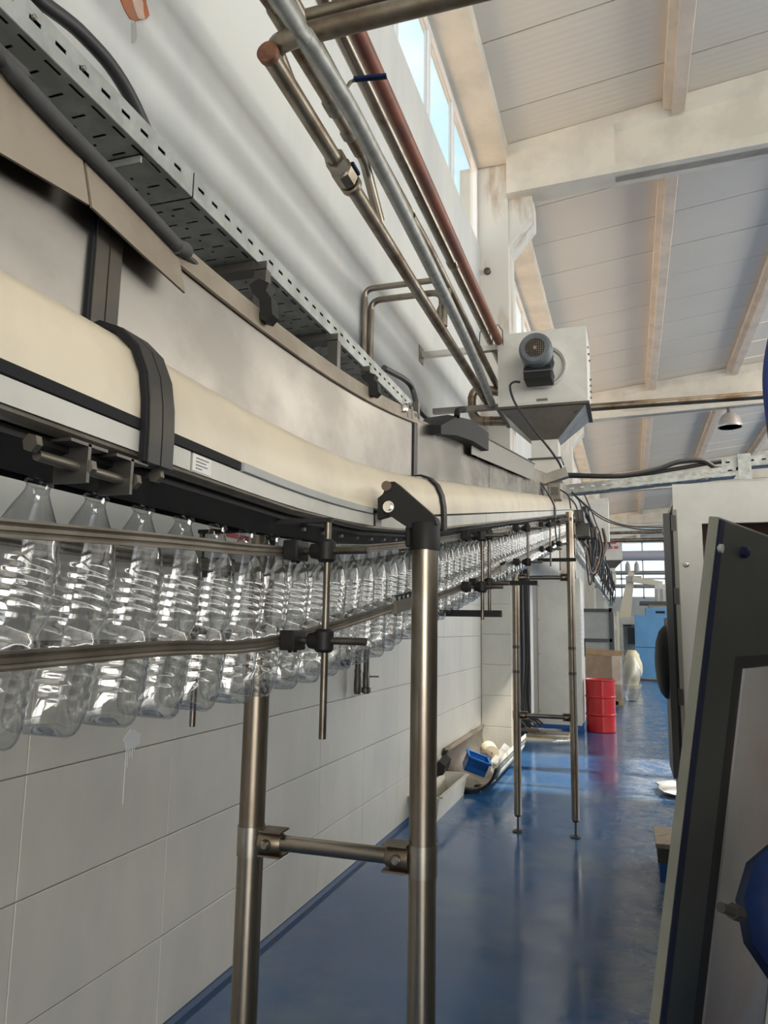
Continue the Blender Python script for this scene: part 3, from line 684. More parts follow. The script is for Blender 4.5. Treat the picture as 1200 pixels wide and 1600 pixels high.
# ================================================================ CABLE TRAY ABOVE THE CONVEYOR
TX, TZ, TW = -.766, 2.40, .145
tray = thing('cable_tray', 'perforated galvanised cable tray above the near end of the conveyor', 'cable tray', (TX-TW/2, 1.6, TZ))
def tray_mesh(xr, z0, wd, ya, yb, sh=.052, pitch=.05):
    """perforated floor and slotted near side as real holes; returns floor, side, back"""
    fl = MB(); n = int((yb-ya)/pitch)
    def rect(m, f, a0, a1, b0, b1):
        m.add([f(a0, b0), f(a1, b0), f(a1, b1), f(a0, b1)], [(0, 1, 2, 3)])
    F = lambda a, b: (xr-a, b, z0)
    cols = [(0, .009), (.009, .014), (.014, .036), (.036, .062), (.062, .070), (.070, .076), (.076, .084), (.084, .110), (.110, .131), (.131, .136), (.136, wd)]
    holes = {1: (.010, .042), 3: (.022, .0275), 5: (.040, .046), 7: (.022, .0275), 9: (.010, .042)}
    for k in range(n):
        y = ya+k*pitch
        for ci, (a0, a1) in enumerate(cols):
            h = holes.get(ci)
            if h is None: rect(fl, F, a0, a1, y, y+pitch)
            else: rect(fl, F, a0, a1, y, y+h[0]); rect(fl, F, a0, a1, y+h[1], y+pitch)
    rect(fl, F, 0, wd, ya+n*pitch, yb)
    sd = MB(); G = lambda a, b: (xr, b, z0+a)
    for k in range(n):
        y = ya+k*pitch
        rect(sd, G, 0, .025, y, y+pitch); rect(sd, G, .032, sh, y, y+pitch)
        rect(sd, G, .025, .032, y, y+.014); rect(sd, G, .025, .032, y+.036, y+pitch)
    rect(sd, G, 0, sh, ya+n*pitch, yb)
    rect(sd, lambda a, b: (xr-a, b, z0+sh), 0, .010, ya, yb)
    bk = MB(); rect(bk, lambda a, b: (xr-wd, b, z0+a), 0, sh, ya, yb)
    return fl, sd, bk
for a, b in ((-.8, 1.125), (1.13, 2.69)):
    fl, sd, bk = tray_mesh(TX, TZ, TW, a, b)
    for m, nm in ((fl, 'tray_floor'), (sd, 'slotted_side'), (bk, 'rear_side')):
        o = m.build(nm, GALV, tray); s = o.modifiers.new('thick', 'SOLIDIFY'); s.thickness = .0016; s.offset = 0
for k in range(7): 
    y = .72+k*.05
    MB().lathe([(.004, 0), (.004, .005), (.002, .006)], (TX+.001, y, TZ+.03), (1, 0, 0), 8).build('tray_bolt', RAIL, tray) if k in (0, 2) else None
jpl = MB().box((TX-.125, .985, TZ-.016), (TX-.012, .99, TZ-.001)).box((TX-.125, .985, TZ-.003), (TX-.012, 1.03, TZ-.001)); jpl.build('joint_angle', GALV, tray)
# arms and uprights carrying the tray from the conveyor
for Y, zt in ((1.40, TZ), (1.83, TZ), (2.10, TZ), (2.66, TZ)):
    z0 = zb(Y)+.376
    u = MB().box((-.772, Y-.012, z0), (-.742, Y+.012, zt-.02 if Y < 2.5 else zt+.05)).box((-.772, Y-.012, zt-.022), (-.742, Y-.008, zt-.002)).build('upright', STEELD, tray)
    if Y in (1.40, 1.83): MB().box((TX-TW-.10, Y-.020, zt-.022), (TX-.004, Y+.020, zt-.002)).build('tray_arm', STEELD, tray)
# plastic clips of the conveyor lid, black angled brackets
for Y, k in ((1.225, .80), (1.86, .62)):
    z = zb(Y)+.372; c = MB()
    P = [(-.665, 0), (-.642, -.012), (-.630, .004), (-.634, .045), (-.646, .066), (-.640, .085), (-.662, .10), (-.682, .088), (-.676, .066), (-.660, .046), (-.656, .016)]
    c.prism([(x, Y-.014, z+d*k) for x, d in P], (0, .028, 0)); c.build('lid_clip', BLK, conv)
# knob and hooks on the sheet edge near the second strap
kz = zb(2.28)+.39
MB().lathe([(.012, 0), (.014, .01), (.008, .022), (.003, .024)], (-.655, 2.17, zb(2.17)+.372), (0, 0, 1), 12).build('release_knob', CHROME, conv, 40)
for Y in (2.22, 2.27): MB().box((-.67, Y-.008, zb(Y)+.36), (-.655, Y+.008, zb(Y)+.405), .004).build('sheet_hook', STEELD, conv)

def cable(name, pts, r, m, label, cat='cable', group=None, n=8, seg=10):
    o = MB().tube(spline(pts, n), r, seg).build(name, m, None, 60); return tag(o, label, cat, group)
cable('power_cable', [(-.92, -.8, 2.44), (-.92, -.2, 2.45), (-.91, .4, 2.56), oX(20, -45, -.90), oX(55, -5, -.90), oX(130, 55, -.90), oX(200, 145, -.89), (-.885, 1.28, 2.475), (-.86, 1.55, 2.425), (-.84, 2.0, 2.42), (-.83, 2.55, 2.42)], .0135, CABLE, 'thick black cable arching above the galvanised tray into it')
for k in range(8):
    x = TX-.0135-.0265*k if k < 5 else TX-.014-.028*(k-5); z = TZ+.0145 if k < 5 else TZ+.0385
    w_ = lambda: random.uniform(-.002, .002)
    cable('tray_cable', [(x, -.8, z), (x+w_(), .7, z+.001), (x+w_(), 1.4, z), (x+w_(), 2.1, z+.001), (x, 2.66, z)], .0128, CABLE if k % 4 != 2 else CABLE_G, 'dark cable laid side by side with others in the galvanised tray', group='cables laid in the galvanised tray', n=3, seg=8)
cable('flexible_cable', [oX(600, 575, -.86), oX(640, 600, -.86), oX(655, 640, -.83), oX(685, 668, -.80)], .012, CABLE, 'black cable leaving the far end of the galvanised tray')
ft = [oX(0, 92, -.64)-Vector((0, 1.1, -.01)), oX(-60, 32, -.64), oX(0, 92, -.64), oX(90, 190, -.64), oX(200, 302, -.64), oX(278, 385, -.64)]
fo = MB().tube(spline(ft, 4), .0105, 14).build('foam_insulated_hose', FOAM, None, 60); tag(fo, 'grey foam covered hose running just below the galvanised tray', 'hose')
e = ft[-1]; MB().tube([e-Vector((0, .004, .002)), e+Vector((0, .02, .004)), e+Vector((0, .03, .005))], [.0115, .0125, .008], 14).build('foam_collar', FOAM, fo, 60)
cable('thin_hose', [e, oX(300, 408, -.66), oX(340, 440, -.69), oX(390, 490, -.72), oX(440, 545, -.71), oX(500, 590, -.70)], .0055, CABLE, 'thin black hose trailing from the foam hose along the sheet top edge')

# flexible hood and sheet cover over the tray where the conveyor climbs past it
hd = MB(); rings = []
for p, h_, w_ in ((oX(668, 672, -.668), .03, .05), (oX(690, 665, -.668), .07, .06), (oX(715, 672, -.668), .085, .065), (oX(742, 690, -.668), .08, .065)):
    rings.append([p+Vector((w_, 0, -h_*.6)), p+Vector((w_, 0, h_*.45)), p+Vector((w_*.4, 0, h_*.6)), p+Vector((-w_, 0, h_*.5)), p+Vector((-w_, 0, -h_*.6))])
hd.loft(rings); o = hd.build('rubber_hood', RUB, None, 45); tag(o, 'black rubber hood between the tray end and the sloping tray cover', 'hood')
MB().tube(spline([rings[1][1], rings[1][1]+Vector((0, .02, .03)), rings[1][1]+Vector((.01, .08, .05))], 4), .012, 8).build('hood_loop', RUB, o, 40)
tcov = thing('sloping_tray_cover', 'sloping sheet-metal tray cover following the top of the climbing conveyor', 'tray cover', (-.74, 4.4, 0))
a, b = oX(737, 692, -.635), oX(835, 739, -.635)
m = MB()
pr = [(.0, -.05), (.0, .055), (-.02, .062), (-.14, .062), (-.14, -.05), (-.137, -.05), (-.137, .058), (-.02, .058), (-.003, .052), (-.003, -.05)]
m.loft([[p+Vector((x*1.0, 0, d*(1 if i == 0 else 1.2))) for x, d in pr] for i, p in enumerate((a, b))]); m.build('cover_channel', mat('dull_cover_steel', (.20, .19, .17), .5, .6), tcov)
MB().bar(a+Vector((.002, 0, .058)), b+Vector((.002, 0, .068)), .012, .006).build('cover_lip', STEELD, tcov)
for k in range(6):
    p = a.lerp(b, (k+.5)/6); MB().box((p.x-.01, p.y-.006, zb(p.y)+.36), (p.x-.002, p.y+.006, p.z-.02)).build('cover_support', STEELD, tcov)

# ================================================================ WALL PIPES
def pipe_run(label, X, z, ya, yb, r, m, joints=(), name='steel_pipe', group='pipes along the wall'):
    t = MB().tube([(X, ya, z), (X, (ya+yb)/2, z), (X, yb, z)], r, 18).build(name, m, None, 50); tag(t, label, 'pipe', group)
    for y in joints: MB().tube([(X, y-.05, z), (X, y-.045, z), (X, y+.045, z), (X, y+.05, z)], [r*1.02, r*1.16, r*1.16, r*1.02], 18).build('pipe_socket', m, t, 50)
    return t
AX, AZ = -1.24, 3.745
pa = pipe_run('brown-stained steel pipe with a union valve, capped at the near end', AX, AZ, 2.28, 6.95, .037, PIPE_ST)
MB().lathe([(.040, -.012), (.043, 0), (.043, .02), (.036, .024)], (AX, 2.27, AZ), (0, -1, 0), 18).build('end_cap', mat('rusty_cap', (.22, .10, .055), .6, .3, var=(.13, .06, .035), vscale=30), pa, 40)
v0 = 2.93
va = MB().lathe([(.040, 0), (.052, .0), (.052, .07), (.044, .07)], (AX, v0, AZ), (0, 1, 0), 6).lathe([(.040, .07), (.056, .08), (.056, .17), (.042, .19)], (AX, v0, AZ), (0, 1, 0), 8).lathe([(.046, .20), (.054, .205), (.054, .235), (.046, .24), (.040, .25)], (AX, v0, AZ), (0, 1, 0), 18).build('union_valve', PIPE_ST, pa, 30)
MB().box((AX+.045, v0+.10, AZ+.02), (AX+.06, v0+.19, AZ+.035)).build('valve_lever', BLUED, va)
def px_pipe(label, px, z, r, m, name='steel_pipe'):
    pts = [oZ(x, y, z) for x, y in px]; d = (pts[0]-pts[1]).normalized(); pts = [pts[0]+d*3.0, pts[0]+d*.05] + pts
    t = MB().tube(spline(pts, 4), r, 18).build(name, m, None, 50); tag(t, label, 'pipe', 'pipes along the wall'); return t
pb = px_pipe('pale galvanised pipe crossing over the stained pipes', [(467, 43), (515, 118), (563, 200), (648, 367), (734, 544), (768, 630)], 3.69, .036, PIPE_GV)
EZ = 3.98
pe_pts = [oZ(x, y, EZ) for x, y in ((420, 0), (473, 87), (533, 187), (562, 238))]
pe = px_pipe('stained pipe with a levered valve, ending at the welded branch', [(420, 0), (473, 87), (533, 187), (562, 238)], EZ, .033, PIPE_ST)
pe2 = px_pipe('dark steel pipe passing just right of the galvanised pipe toward the blower', [(640, 335), (678, 404), (726, 500), (745, 540), (778, 606)], 4.0, .030, PIPE_ST)
pc = pipe_run('bright stainless pipe resting on the upper wall arm', -1.20, 4.335, -1.0, 12.0, .036, TUBE, (5.2,))
pc2 = pipe_run('thin stainless line beside the bright stainless pipe', -1.135, 4.30, 3.9, 12.0, .012, TUBE)
pd = pipe_run('rust red painted pipe, rightmost of the pipes along the wall', -1.08, 4.235, -1.0, 9.35, .038, PIPE_RED)
# cross pipes coming in from the hall and joining the capped pipe by an elbow
cp = MB().tube(rounded([(AX, 2.42, AZ), (AX+.002, 2.29, AZ+.05), (AX+.10, 2.27, AZ+.052), (6.0, 2.27, AZ+.052)], .09, 6), .038, 18).build('steel_pipe', PIPE_ST, None, 50)
tag(cp, 'stained steel pipe crossing overhead, with an elbow into the capped pipe', 'pipe', 'pipes crossing overhead')
cp2 = MB().tube([(-1.10, 2.30, AZ+.155), (2, 2.30, AZ+.155), (6.0, 2.30, AZ+.155)], .026, 16).build('steel_pipe', PIPE_ST, None, 50)
tag(cp2, 'thinner steel pipe crossing overhead above the elbowed one', 'pipe', 'pipes crossing overhead')
# branch between stained pipe and capped pipe, and a valve with a blue lever
ee = pe_pts[-1]
bw = MB().tube(rounded([ee-Vector((0, .03, 0)), ee+Vector((0, .05, 0)), ee+Vector((-.02, .16, .01)), (AX+.02, ee.y+.30, AZ+.02)], .05), .027, 14).build('pipe_branch', TUBE, None, 50); tag(bw, 'short welded branch joining the stained pipe to the capped pipe', 'pipe')
p4 = oZ(545, 208, EZ); p5 = oZ(520, 165, EZ); ez = EZ
bv = thing('lever_valve', 'small ball valve with a dark blue lever on the overhead pipes', 'valve', tuple(p5))
MB().lathe([(.034, -.05), (.043, -.035), (.043, .035), (.034, .05)], tuple(p5), (0, 1, 0), 10).build('valve_body', RAIL, bv, 40)
MB().lathe([(.034, -.03), (.042, -.015), (.042, .015), (.034, .03)], tuple(p4), (0, 1, 0), 10).build('valve_flange', RAIL, bv, 40)
la, lb = oZ(553, 124, EZ+.16), oZ(604, 119, EZ+.16)
MB().cyl(p5+Vector((.02, 0, .02)), oZ(548, 128, EZ+.15), .009, 8).build('valve_stem', RAIL, bv, 40)
MB().bar(oZ(545, 130, EZ+.15), la+Vector((.01, 0, .0)), .014, .008).build('lever_neck', RAIL, bv)
MB().bar(la, lb, .026, .012).build('lever', BLUED, bv)
# two wall loops dropping into the pipes
l1 = [oX(571, 640, -1.785), oX(570, 452, -1.785)]; zt = l1[1].z; Yl = l1[1].y
lp = MB().tube(rounded([(-1.785, Yl, 2.2), (-1.785, Yl, zt), (-1.155, Yl, zt), (-1.155, Yl, 3.9)], .07), .022, 14).build('looped_pipe', TUBE, None, 50); tag(lp, 'taller of the two thin pipes looping off the wall into the pipe run', 'pipe', 'wall loop pipes')
q = oX(580, 470, -1.785)
lp2 = MB().tube(rounded([(-1.785, q.y, 2.2), (-1.785, q.y, q.z), (AX+.005, q.y, q.z), (AX+.005, q.y, AZ)], .08), .024, 14).build('looped_pipe', TUBE, None, 50); tag(lp2, 'lower of the two thin pipes looping off the wall, ending in a reducer', 'pipe', 'wall loop pipes')
MB().tube([(AX+.005, q.y, q.z-.10), (AX+.005, q.y, q.z-.14), (AX+.005, q.y, AZ+.02)], [.024, .040, .040], 14).build('reducer', TUBE, lp2, 50)
# U-bend by the lower arm
ub = MB().tube(rounded([oY(780, 612, 7.1), oY(738, 606, 7.1), oY(738, 658, 7.1), oY(800, 658, 7.1)], .13, 8), .046, 18).build('pipe_bend', PIPE_ST, None, 50); tag(ub, 'U-shaped stained pipe bend beside the lower wall arm', 'pipe')
for px, py in ((738, 622), (738, 642), (757, 658), (768, 658)):
    c = oY(px, py, 7.1); d = Vector((0, 0, .012)) if px == 738 else Vector((.012, 0, 0)); MB().cyl(c-d, c+d, .0475, 18).build('weld_ring', mat('weld_brown', (.20, .13, .07), .45, .7), ub, 50)
# wall arms carrying pipes and the blower
for nm, X0, Y, z, lab in (('pipe_bracket', WX, 6.54, 4.215, 'upper steel arm bolted to the wall under the stainless pipe'), ('pipe_bracket', -1.765, 6.84, 3.745, 'lower steel arm behind the pipe bend, holding the blower box')):
    t = thing(nm, lab, 'bracket', (X0, Y, z-.05), 'wall arms of the blower')
    MB().box((X0, Y-.03, z-.09), (-1.08, Y+.03, z-.04)).build('arm_tube', CHROME if Y < 6.6 else INOX, t)
    if Y < 6.6:
        MB().box((X0, Y-.07, z-.14), (X0+.008, Y+.07, z+.02)).build('wall_plate', RAIL, t)
        for X in (-1.2, -1.08): MB().tube([(X-.05, Y, z-.04), (X-.045, Y, z+.10), (X, Y, z+.165), (X+.045, Y, z+.10), (X+.05, Y, z-.04)], .005, 6).build('pipe_clip', STEELD, t)

# ================================================================ BLOWER BOX
def blower(x0, x1, y0, y1, z0, z1, full, label):
    t = thing('blower_box', label, 'blower', ((x0+x1)/2, (y0+y1)/2, z0-.5), 'blower boxes on the conveyor')
    cx, cz = (x0+x1)/2, (z0+z1)/2
    MB().box((x0, y0, z0), (x1, y1, z1)).build('housing', WHITE, t)
    f = MB(); s = .02
    f.add([(x0+s, y0-.002, z0+s), (x1-s, y0-.002, z0+s), (x1-s, y0-.002, z1-s), (x0+s, y0-.002, z1-s), (cx, y0-.022, cz)], [(0, 1, 4), (1, 2, 4), (2, 3, 4), (3, 0, 4), (3, 2, 1, 0)])
    f.build('front_panel', WHITE, t)
    MB().box((x0-.015, y0-.02, z0-.025), (x1+.015, y1+.02, z0-.002)).build('bottom_flange', STEELD, t)
    n0, n1, m0, m1, zn = cx-.12, cx+.12, y0+.16, y0+.42, z0-.29
    fu = MB().loft([[Vector(p) for p in ((x0+.02, y0+.01, z0-.025), (x1-.02, y0+.01, z0-.025), (x1-.02, y1-.01, z0-.025), (x0+.02, y1-.01, z0-.025))], [Vector(p) for p in ((n0, m0, zn), (n1, m0, zn), (n1, m1, zn), (n0, m1, zn))]])
    fu.build('funnel', INOX, t)
    MB().box((n0, m0, zn-.17), (n1, m1, zn)).build('outlet_duct', WHITE, t)
    MB().box((n0-.03, m0-.03, zn-.185), (n1+.03, m1+.03, zn-.17)).build('duct_flange', STEELD, t)
    MB().box((n0, m0-.005, zb(y0)+.36), (n1+.02, m1, zn-.185)).build('lower_duct', CABGREY, t)
    if not full: return t
    for k in range(5): 
        MB().lathe([(.009, 0), (.009, .014)], (x1, y0+.12+.09*k, z1-.16-.03*(k % 2)), (1, 0, 0), 6).build('side_bolt', RAIL, t)
    for k in range(4): MB().lathe([(.010, 0), (.010, .018)], (x1+.0, y0+.5, z1-.34-.06*k), (1, 0, 0), 6).build('side_bolt', RAIL, t)
    for fx, fz in ((.1, -.10), (.9, -.10), (.22, -.20), (.8, -.20)):
        MB().cyl((x0+.05+fx*(x1-x0-.1), y0+.02, z0+fz), (x0+.05+fx*(x1-x0-.1)+(.03 if fx > .5 else -.03), y0-.0, z0+fz+.02), .004, 6).build('flange_bolt', STEELD, t)
    # electric motor facing the walkway
    mc = Vector((cx, 0, cz+.0))
    mo = MB().cyl((cx, y0-.44, cz), (cx, y0-.02, cz), .105, 24).build('motor_body', MOTOR, t, 40)
    MB().lathe([(.165, 0), (.185, -.02), (.195, -.02), (.20, .03), (.165, .03)], (cx+.03, y0-.04, cz-.01), (0, 1, 0), 32, cap=False).build('mounting_ring', WHITE, t, 40)
    MB().lathe([(.115, 0), (.115, .06)], (cx, y0-.10, cz), (0, 1, 0), 24).build('motor_flange', MOTOR, t, 40)
    for k in range(26):
        a = PI*(1.06+.88*k/25); d = Vector((math.cos(a), 0, math.sin(a)))
        MB().bar(Vector((cx, y0-.36, cz))+d*.115, Vector((cx, y0-.13, cz))+d*.115, .004, .030, d).build('cooling_fin', MOTOR, mo)
    for k in range(14):
        a = PI*(.08+.84*k/13); d = Vector((math.cos(a), 0, math.sin(a)))
        MB().bar(Vector((cx, y0-.36, cz))+d*.115, Vector((cx, y0-.13, cz))+d*.115, .004, .024, d).build('cooling_fin', MOTOR, mo)
    cw = MB().lathe([(.085, 0), (.120, .0), (.138, .018), (.140, .05), (.140, .13), (.130, .135)], (cx, y0-.50, cz), (0, 1, 0), 32, cap=False).build('fan_cowl', MOTOR, t, 40)
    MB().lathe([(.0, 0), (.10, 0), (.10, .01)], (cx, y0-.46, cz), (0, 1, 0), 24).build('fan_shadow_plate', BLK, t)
    for k in range(-5, 6):
        h_ = math.sqrt(max(0, .088**2-(k*.0155)**2))
        g = MB().cyl((cx+k*.0155, y0-.498, cz-h_), (cx+k*.0155, y0-.498, cz+h_), .0022, 6).cyl((cx-h_, y0-.50, cz+k*.0155), (cx+h_, y0-.50, cz+k*.0155), .0022, 6); g.build('grille_wire', RAIL, cw)
    MB().lathe([(.014, 0), (.014, .006)], (cx, y0-.506, cz), (0, 1, 0), 12).build('grille_hub', mat('hub_pink', (.35, .22, .2), .5), cw)
    tb = MB().box((cx-.115, y0-.37, cz-.235), (cx+.125, y0-.16, cz-.115), .012).build('terminal_box', BLK, t)
    MB().box((cx-.12, y0-.375, cz-.165), (cx+.13, y0-.155, cz-.155)).build('box_seam', MOTOR, tb)
    MB().box((cx-.05, y0-.004, cz-.32), (cx+.05, y0+.0, cz-.27)).build('rating_plate', INOX, t)
    return t
blower(-1.09, -.295, 6.60, 7.22, 3.60, 4.30, True, 'cream blower box with electric motor and funnel, standing over the conveyor')
blower(-.95, -.36, 16.0, 16.7, 3.40, 4.32, False, 'second cream blower box farther along the conveyor')
b3 = blower(-.98, -.20, 29.2, 29.6, 4.2, 5.4, False, 'distant blower box with red lettering on its front')
for k, (a, b) in enumerate(((.10, .45), (.52, .70))): MB().box((-.90+a*.8, 29.17, 4.62), (-.90+b*.8, 29.172, 4.72)).build('red_lettering', INKR, b3)
MB().box((-.82, 29.17, 4.80), (-.40, 29.172, 4.86)).build('red_lettering', INKR, b3)
cable('motor_cable', [oY(812, 597, 6.30), oY(803, 597, 6.25), oY(797, 605, 6.2), oY(806, 632, 6.2), oY(835, 672, 6.25), oY(862, 706, 6.35), oY(876, 728, 6.45), oY(878, 742, 6.5)], .010, CABLE, 'black motor cable drooping across the blower funnel')
# gearbox-like cable box where the blower meets the conveyor
jb = thing('junction_box', 'small steel junction box at the foot of the blower duct', 'junction box', (-.55, 6.4, 2.9))
p = oY(868, 768, 6.40); MB().box((p.x-.06, 6.35, p.z-.08), (p.x+.05, 6.45, p.z+.07), .006).build('box_body', RAIL, jb); MB().box((p.x-.035, 6.345, p.z-.04), (p.x+.03, 6.35, p.z+.03)).build('box_window', STEELD, jb)
p2 = oY(868, 748, 6.42); MB().obox((p2.x, 6.42, p2.z+.02), (.10, 0, .03), (0, .05, 0), (-.01, 0, .04)).build('box_lid', INOX, jb)
for k, pts in enumerate(([(838, 733), (845, 760), (856, 800), (858, 815)], [(838, 745), (852, 765), (866, 790), (868, 812)], [(835, 738), (838, 748), (837, 757)], [(875, 765), (888, 775), (892, 795)], [(866, 792), (868, 830), (872, 860)], [(893, 770), (906, 785), (912, 812)], [(889, 777), (900, 790), (905, 812)])):
    cable('thin_cable', [oY(x, y, 6.15-.02*k if k < 5 else 7.0) for x, y in pts], .0065, CABLE, ['thin black cable hanging from the blower duct foot down past the rail', 'thin black cable curving from the duct foot to the conveyor cover', 'short plug lead dangling below the sloping tray cover', 'short cable curving down over the stand head', 'thin cable hanging in front of the distant bottles', 'dark cable curving behind the stand head, upper', 'dark cable curving behind the stand head, lower'][k], n=6, seg=6)

# ================================================================ CROSSING TRAY, LONG PIPE, LAMP
def slotted_bar(xa, xb, Y, z, sh, dep, pitch=.11, nm='slotted_side', parent=None, dz=0.):
    m = MB(); n = int((xb-xa)/pitch)
    def rect(a0, a1, b0, b1):
        g = lambda x, h: (x, Y, z+h+dz*(x-xa)); m.add([g(a0, b0), g(a1, b0), g(a1, b1), g(a0, b1)], [(0, 1, 2, 3)])
    for k in range(n):
        x = xa+k*pitch; rect(x, x+pitch, 0, sh*.45); rect(x, x+pitch, sh*.62, sh); rect(x, x+.035, sh*.45, sh*.62); rect(x+.075, x+pitch, sh*.45, sh*.62)
    f = MB()
    for k in range(n):
        x = xa+k*pitch; g = lambda x, d: (x, Y+d, z+dz*(x-xa))
        for a0, a1, d0, d1 in ((0, pitch, 0, .02), (0, pitch, .045, dep), (0, .05, .02, .045), (.075, pitch, .02, .045)):
            f.add([g(x+a0, d0), g(x+a1, d0), g(x+a1, d1), g(x+a0, d1)], [(0, 1, 2, 3)])
    for q, k in ((m, nm), (f, 'slotted_floor')):
        o = q.build(k, GALV, parent); s = o.modifiers.new('thick', 'SOLIDIFY'); s.thickness = .003
ct = thing('crossing_cable_tray', 'slotted galvanised cable tray crossing the walkway beyond the blower', 'cable tray', (.3, 8.0, 3.13))
slotted_bar(-.60, 1.16, 8.0, 3.025, .095, .20, parent=ct, dz=.075)
ct2 = thing('crossing_cable_tray', 'higher slotted tray section above the white enclosure', 'cable tray', (1.6, 8.0, 3.3))
slotted_bar(.93, 3.2, 8.05, 3.235, .10, .20, parent=ct2, dz=.045)
MB().box((1.07, 7.99, 3.10), (1.19, 7.998, 3.36)).build('joining_plate', GALV, ct2)
cable('power_cable', [oY(885, 742, 8.1), oY(960, 744, 8.1), oY(1020, 735, 8.1), oY(1060, 722, 8.1), oY(1098, 720, 8.1), oY(1130, 733, 8.1), (1.4, 8.12, 3.3), (2.6, 8.12, 3.37)], .026, CABLE, 'thick black cable arching above the crossing tray')
cable('power_cable', [oY(885, 744, 8.15), oY(980, 744, 8.15), oY(1060, 732, 8.15), oY(1130, 721, 8.15), (1.7, 8.17, 3.34), (2.7, 8.17, 3.39)], .022, CABLE, 'black cable lying straight along the crossing tray')
lpipe = MB().cyl((-.296, 7.0, 3.655), (8.0, 7.0, 3.655), .036, 18).build('long_pipe', PIPE_ST, None, 50); tag(lpipe, 'long dark pipe running level from the blower box across the hall', 'pipe')
for X in (3.5, 7.5): MB().cyl((X, 7.0, 3.68), (X, 7.0, roof_z(X)), .008, 6).build('pipe_hanger', STEELD, lpipe)
lc = oY(1140, 655, 21.36)
lamp = thing('high_bay_lamp', 'round metal high-bay lamp hanging below the second roof beam', 'lamp', (lc.x, lc.y, lc.z))
MB().lathe([(.30, -.20), (.31, -.17), (.30, -.14), (.27, -.02), (.20, .10), (.10, .17), (.06, .18)], tuple(lc), (0, 0, 1), 28).build('lamp_shade', PANELG, lamp, 50)
MB().lathe([(.315, -.225), (.315, -.19), (.28, -.19), (.28, -.225)], tuple(lc), (0, 0, 1), 28).build('lamp_rim', CHROME, lamp, 50)
MB().lathe([(.0, 0), (.285, 0), (.285, .01)], (lc.x, lc.y, lc.z-.205), (0, 0, 1), 24).build('lamp_lens', mat('lamp_lens_white', (.75, .75, .72), .25), lamp, 40)
MB().cyl(lc+Vector((0, 0, .17)), (lc.x, lc.y, lc.z+.30), .06, 12).build('lamp_housing', RAIL, lamp, 50)
MB().cyl(lc+Vector((0, 0, .28)), (lc.x, lc.y, 7.46+.033*(lc.x+1.33)-.005), .02, 8).build('lamp_rod', STEELD, lamp)

# ================================================================ WALL DROP PIPES, POSTER
dp = thing('drop_pipe', 'pair of short drop pipes with a ball valve on the tiled wall', 'pipe', (-1.75, 4.9, 1.1))
pp = [oX(560, 1018, -1.74), oX(573, 1010, -1.74)]
for k, (c, zl) in enumerate(((pp[0], 1.17), (pp[1], 1.20))):
    o = MB().tube([(-1.74, c.y, 1.46 if k else 1.43), (-1.74, c.y, zl)], .020, 14).build('drop_tube', STEELD, dp, 50)
    if k == 0: MB().lathe([(.020, 0), (.026, .02), (.026, .08), (.022, .13), (.024, .15), (.024, .16)], (-1.74, c.y, zl-.02), (0, 0, 1), 14).build('hose_fitting', STEELD, o, 40).name
    else:
        MB().lathe([(.020, -.06), (.034, -.05), (.034, -.02), (.024, -.015), (.024, .08), (.020, .09)], (-1.74, c.y, zl), (0, 0, 1), 14).build('valve_body', STEELD, o, 40)
        MB().bar((-1.72, c.y+.02, zl+.055), (-1.69, c.y+.11, zl+.05), .014, .012).build('valve_lever', STEELD, o)
MB().tube([(-1.80, pp[0].y, 1.43), (-1.74, pp[0].y, 1.44), (-1.74, pp[1].y, 1.468), (-1.74, pp[1].y+.10, 1.468)], .019, 12).build('header_tube', STEELD, dp, 50)
MB().lathe([(.026, 0), (.026, .03)], (-1.74, pp[1].y+.09, 1.468), (0, 1, 0), 12).build('header_cap', STEELD, dp, 40)
MB().cyl((WX, pp[0].y-.1, 1.36), (-1.74, pp[0].y-.1, 1.37), .025, 12).build('wall_elbow', STEELD, dp, 40)
po = MB().box((WX, 2.94, 1.93), (WX+.004, 3.36, 2.16)).build('wall_notice', PAPER); tag(po, 'white paper notice with red print on the wall behind the bottles', 'notice')
for k, (a, b, z) in enumerate(((3.0, 3.30, 2.12), (3.03, 3.20, 2.075), (3.22, 3.31, 2.075), (2.97, 3.05, 2.02), (3.10, 3.33, 2.02), (3.0, 3.15, 1.97))): MB().box((WX+.004, a, z-.012), (WX+.005, b, z+.012)).build('red_print', INKR, po)

# ================================================================ FLOOR OBJECTS BY THE WALL
def half_pipe(c0, c1, r, a0, a1, th, n=18):
    m = MB(); rings = []
    for c in (c0, c1):
        c = Vector(c); pts = []
        for k in range(n+1):
            a = a0+(a1-a0)*k/n; pts.append(c+Vector((math.cos(a)*r, 0, math.sin(a)*r)))
        for k in range(n, -1, -1):
            a = a0+(a1-a0)*k/n; pts.append(c+Vector((math.cos(a)*(r-th), 0, math.sin(a)*(r-th))))
        rings.append(pts)
    return m.loft(rings)
tr = thing('metal_trough', 'half-round sheet-metal trough full of odd parts, lying by the wall', 'trough', (-1.6, 8.4, 0))
TC = (-1.535, .290)
half_pipe((TC[0], 7.47, TC[1]), (TC[0], 9.50, TC[1]), .262, math.radians(158), math.radians(352), .005).build('trough_shell', INOX, tr, 50)
half_pipe((TC[0], 7.45, TC[1]), (TC[0], 7.53, TC[1]), .272, math.radians(156), math.radians(352), .024).build('end_rim', BLK, tr, 50)
MB().bar((-1.776, 7.46, .395), (-1.776, 9.5, .395), .012, .04).build('rolled_edge', TAN, tr)
for k, ang in enumerate((4, -9, -22, -35, -48)):
    a = math.radians(ang); d = Vector((math.cos(a), 0, math.sin(a))); c = Vector((TC[0], 0, TC[1]))+d*.278
    MB().bar(c+Vector((0, 7.55+.04*k, 0)), c+Vector((.0, 9.5-.02*k, 0)), .038, .010, d).build('side_rib', GALV if k % 2 else CABGREY, tr)
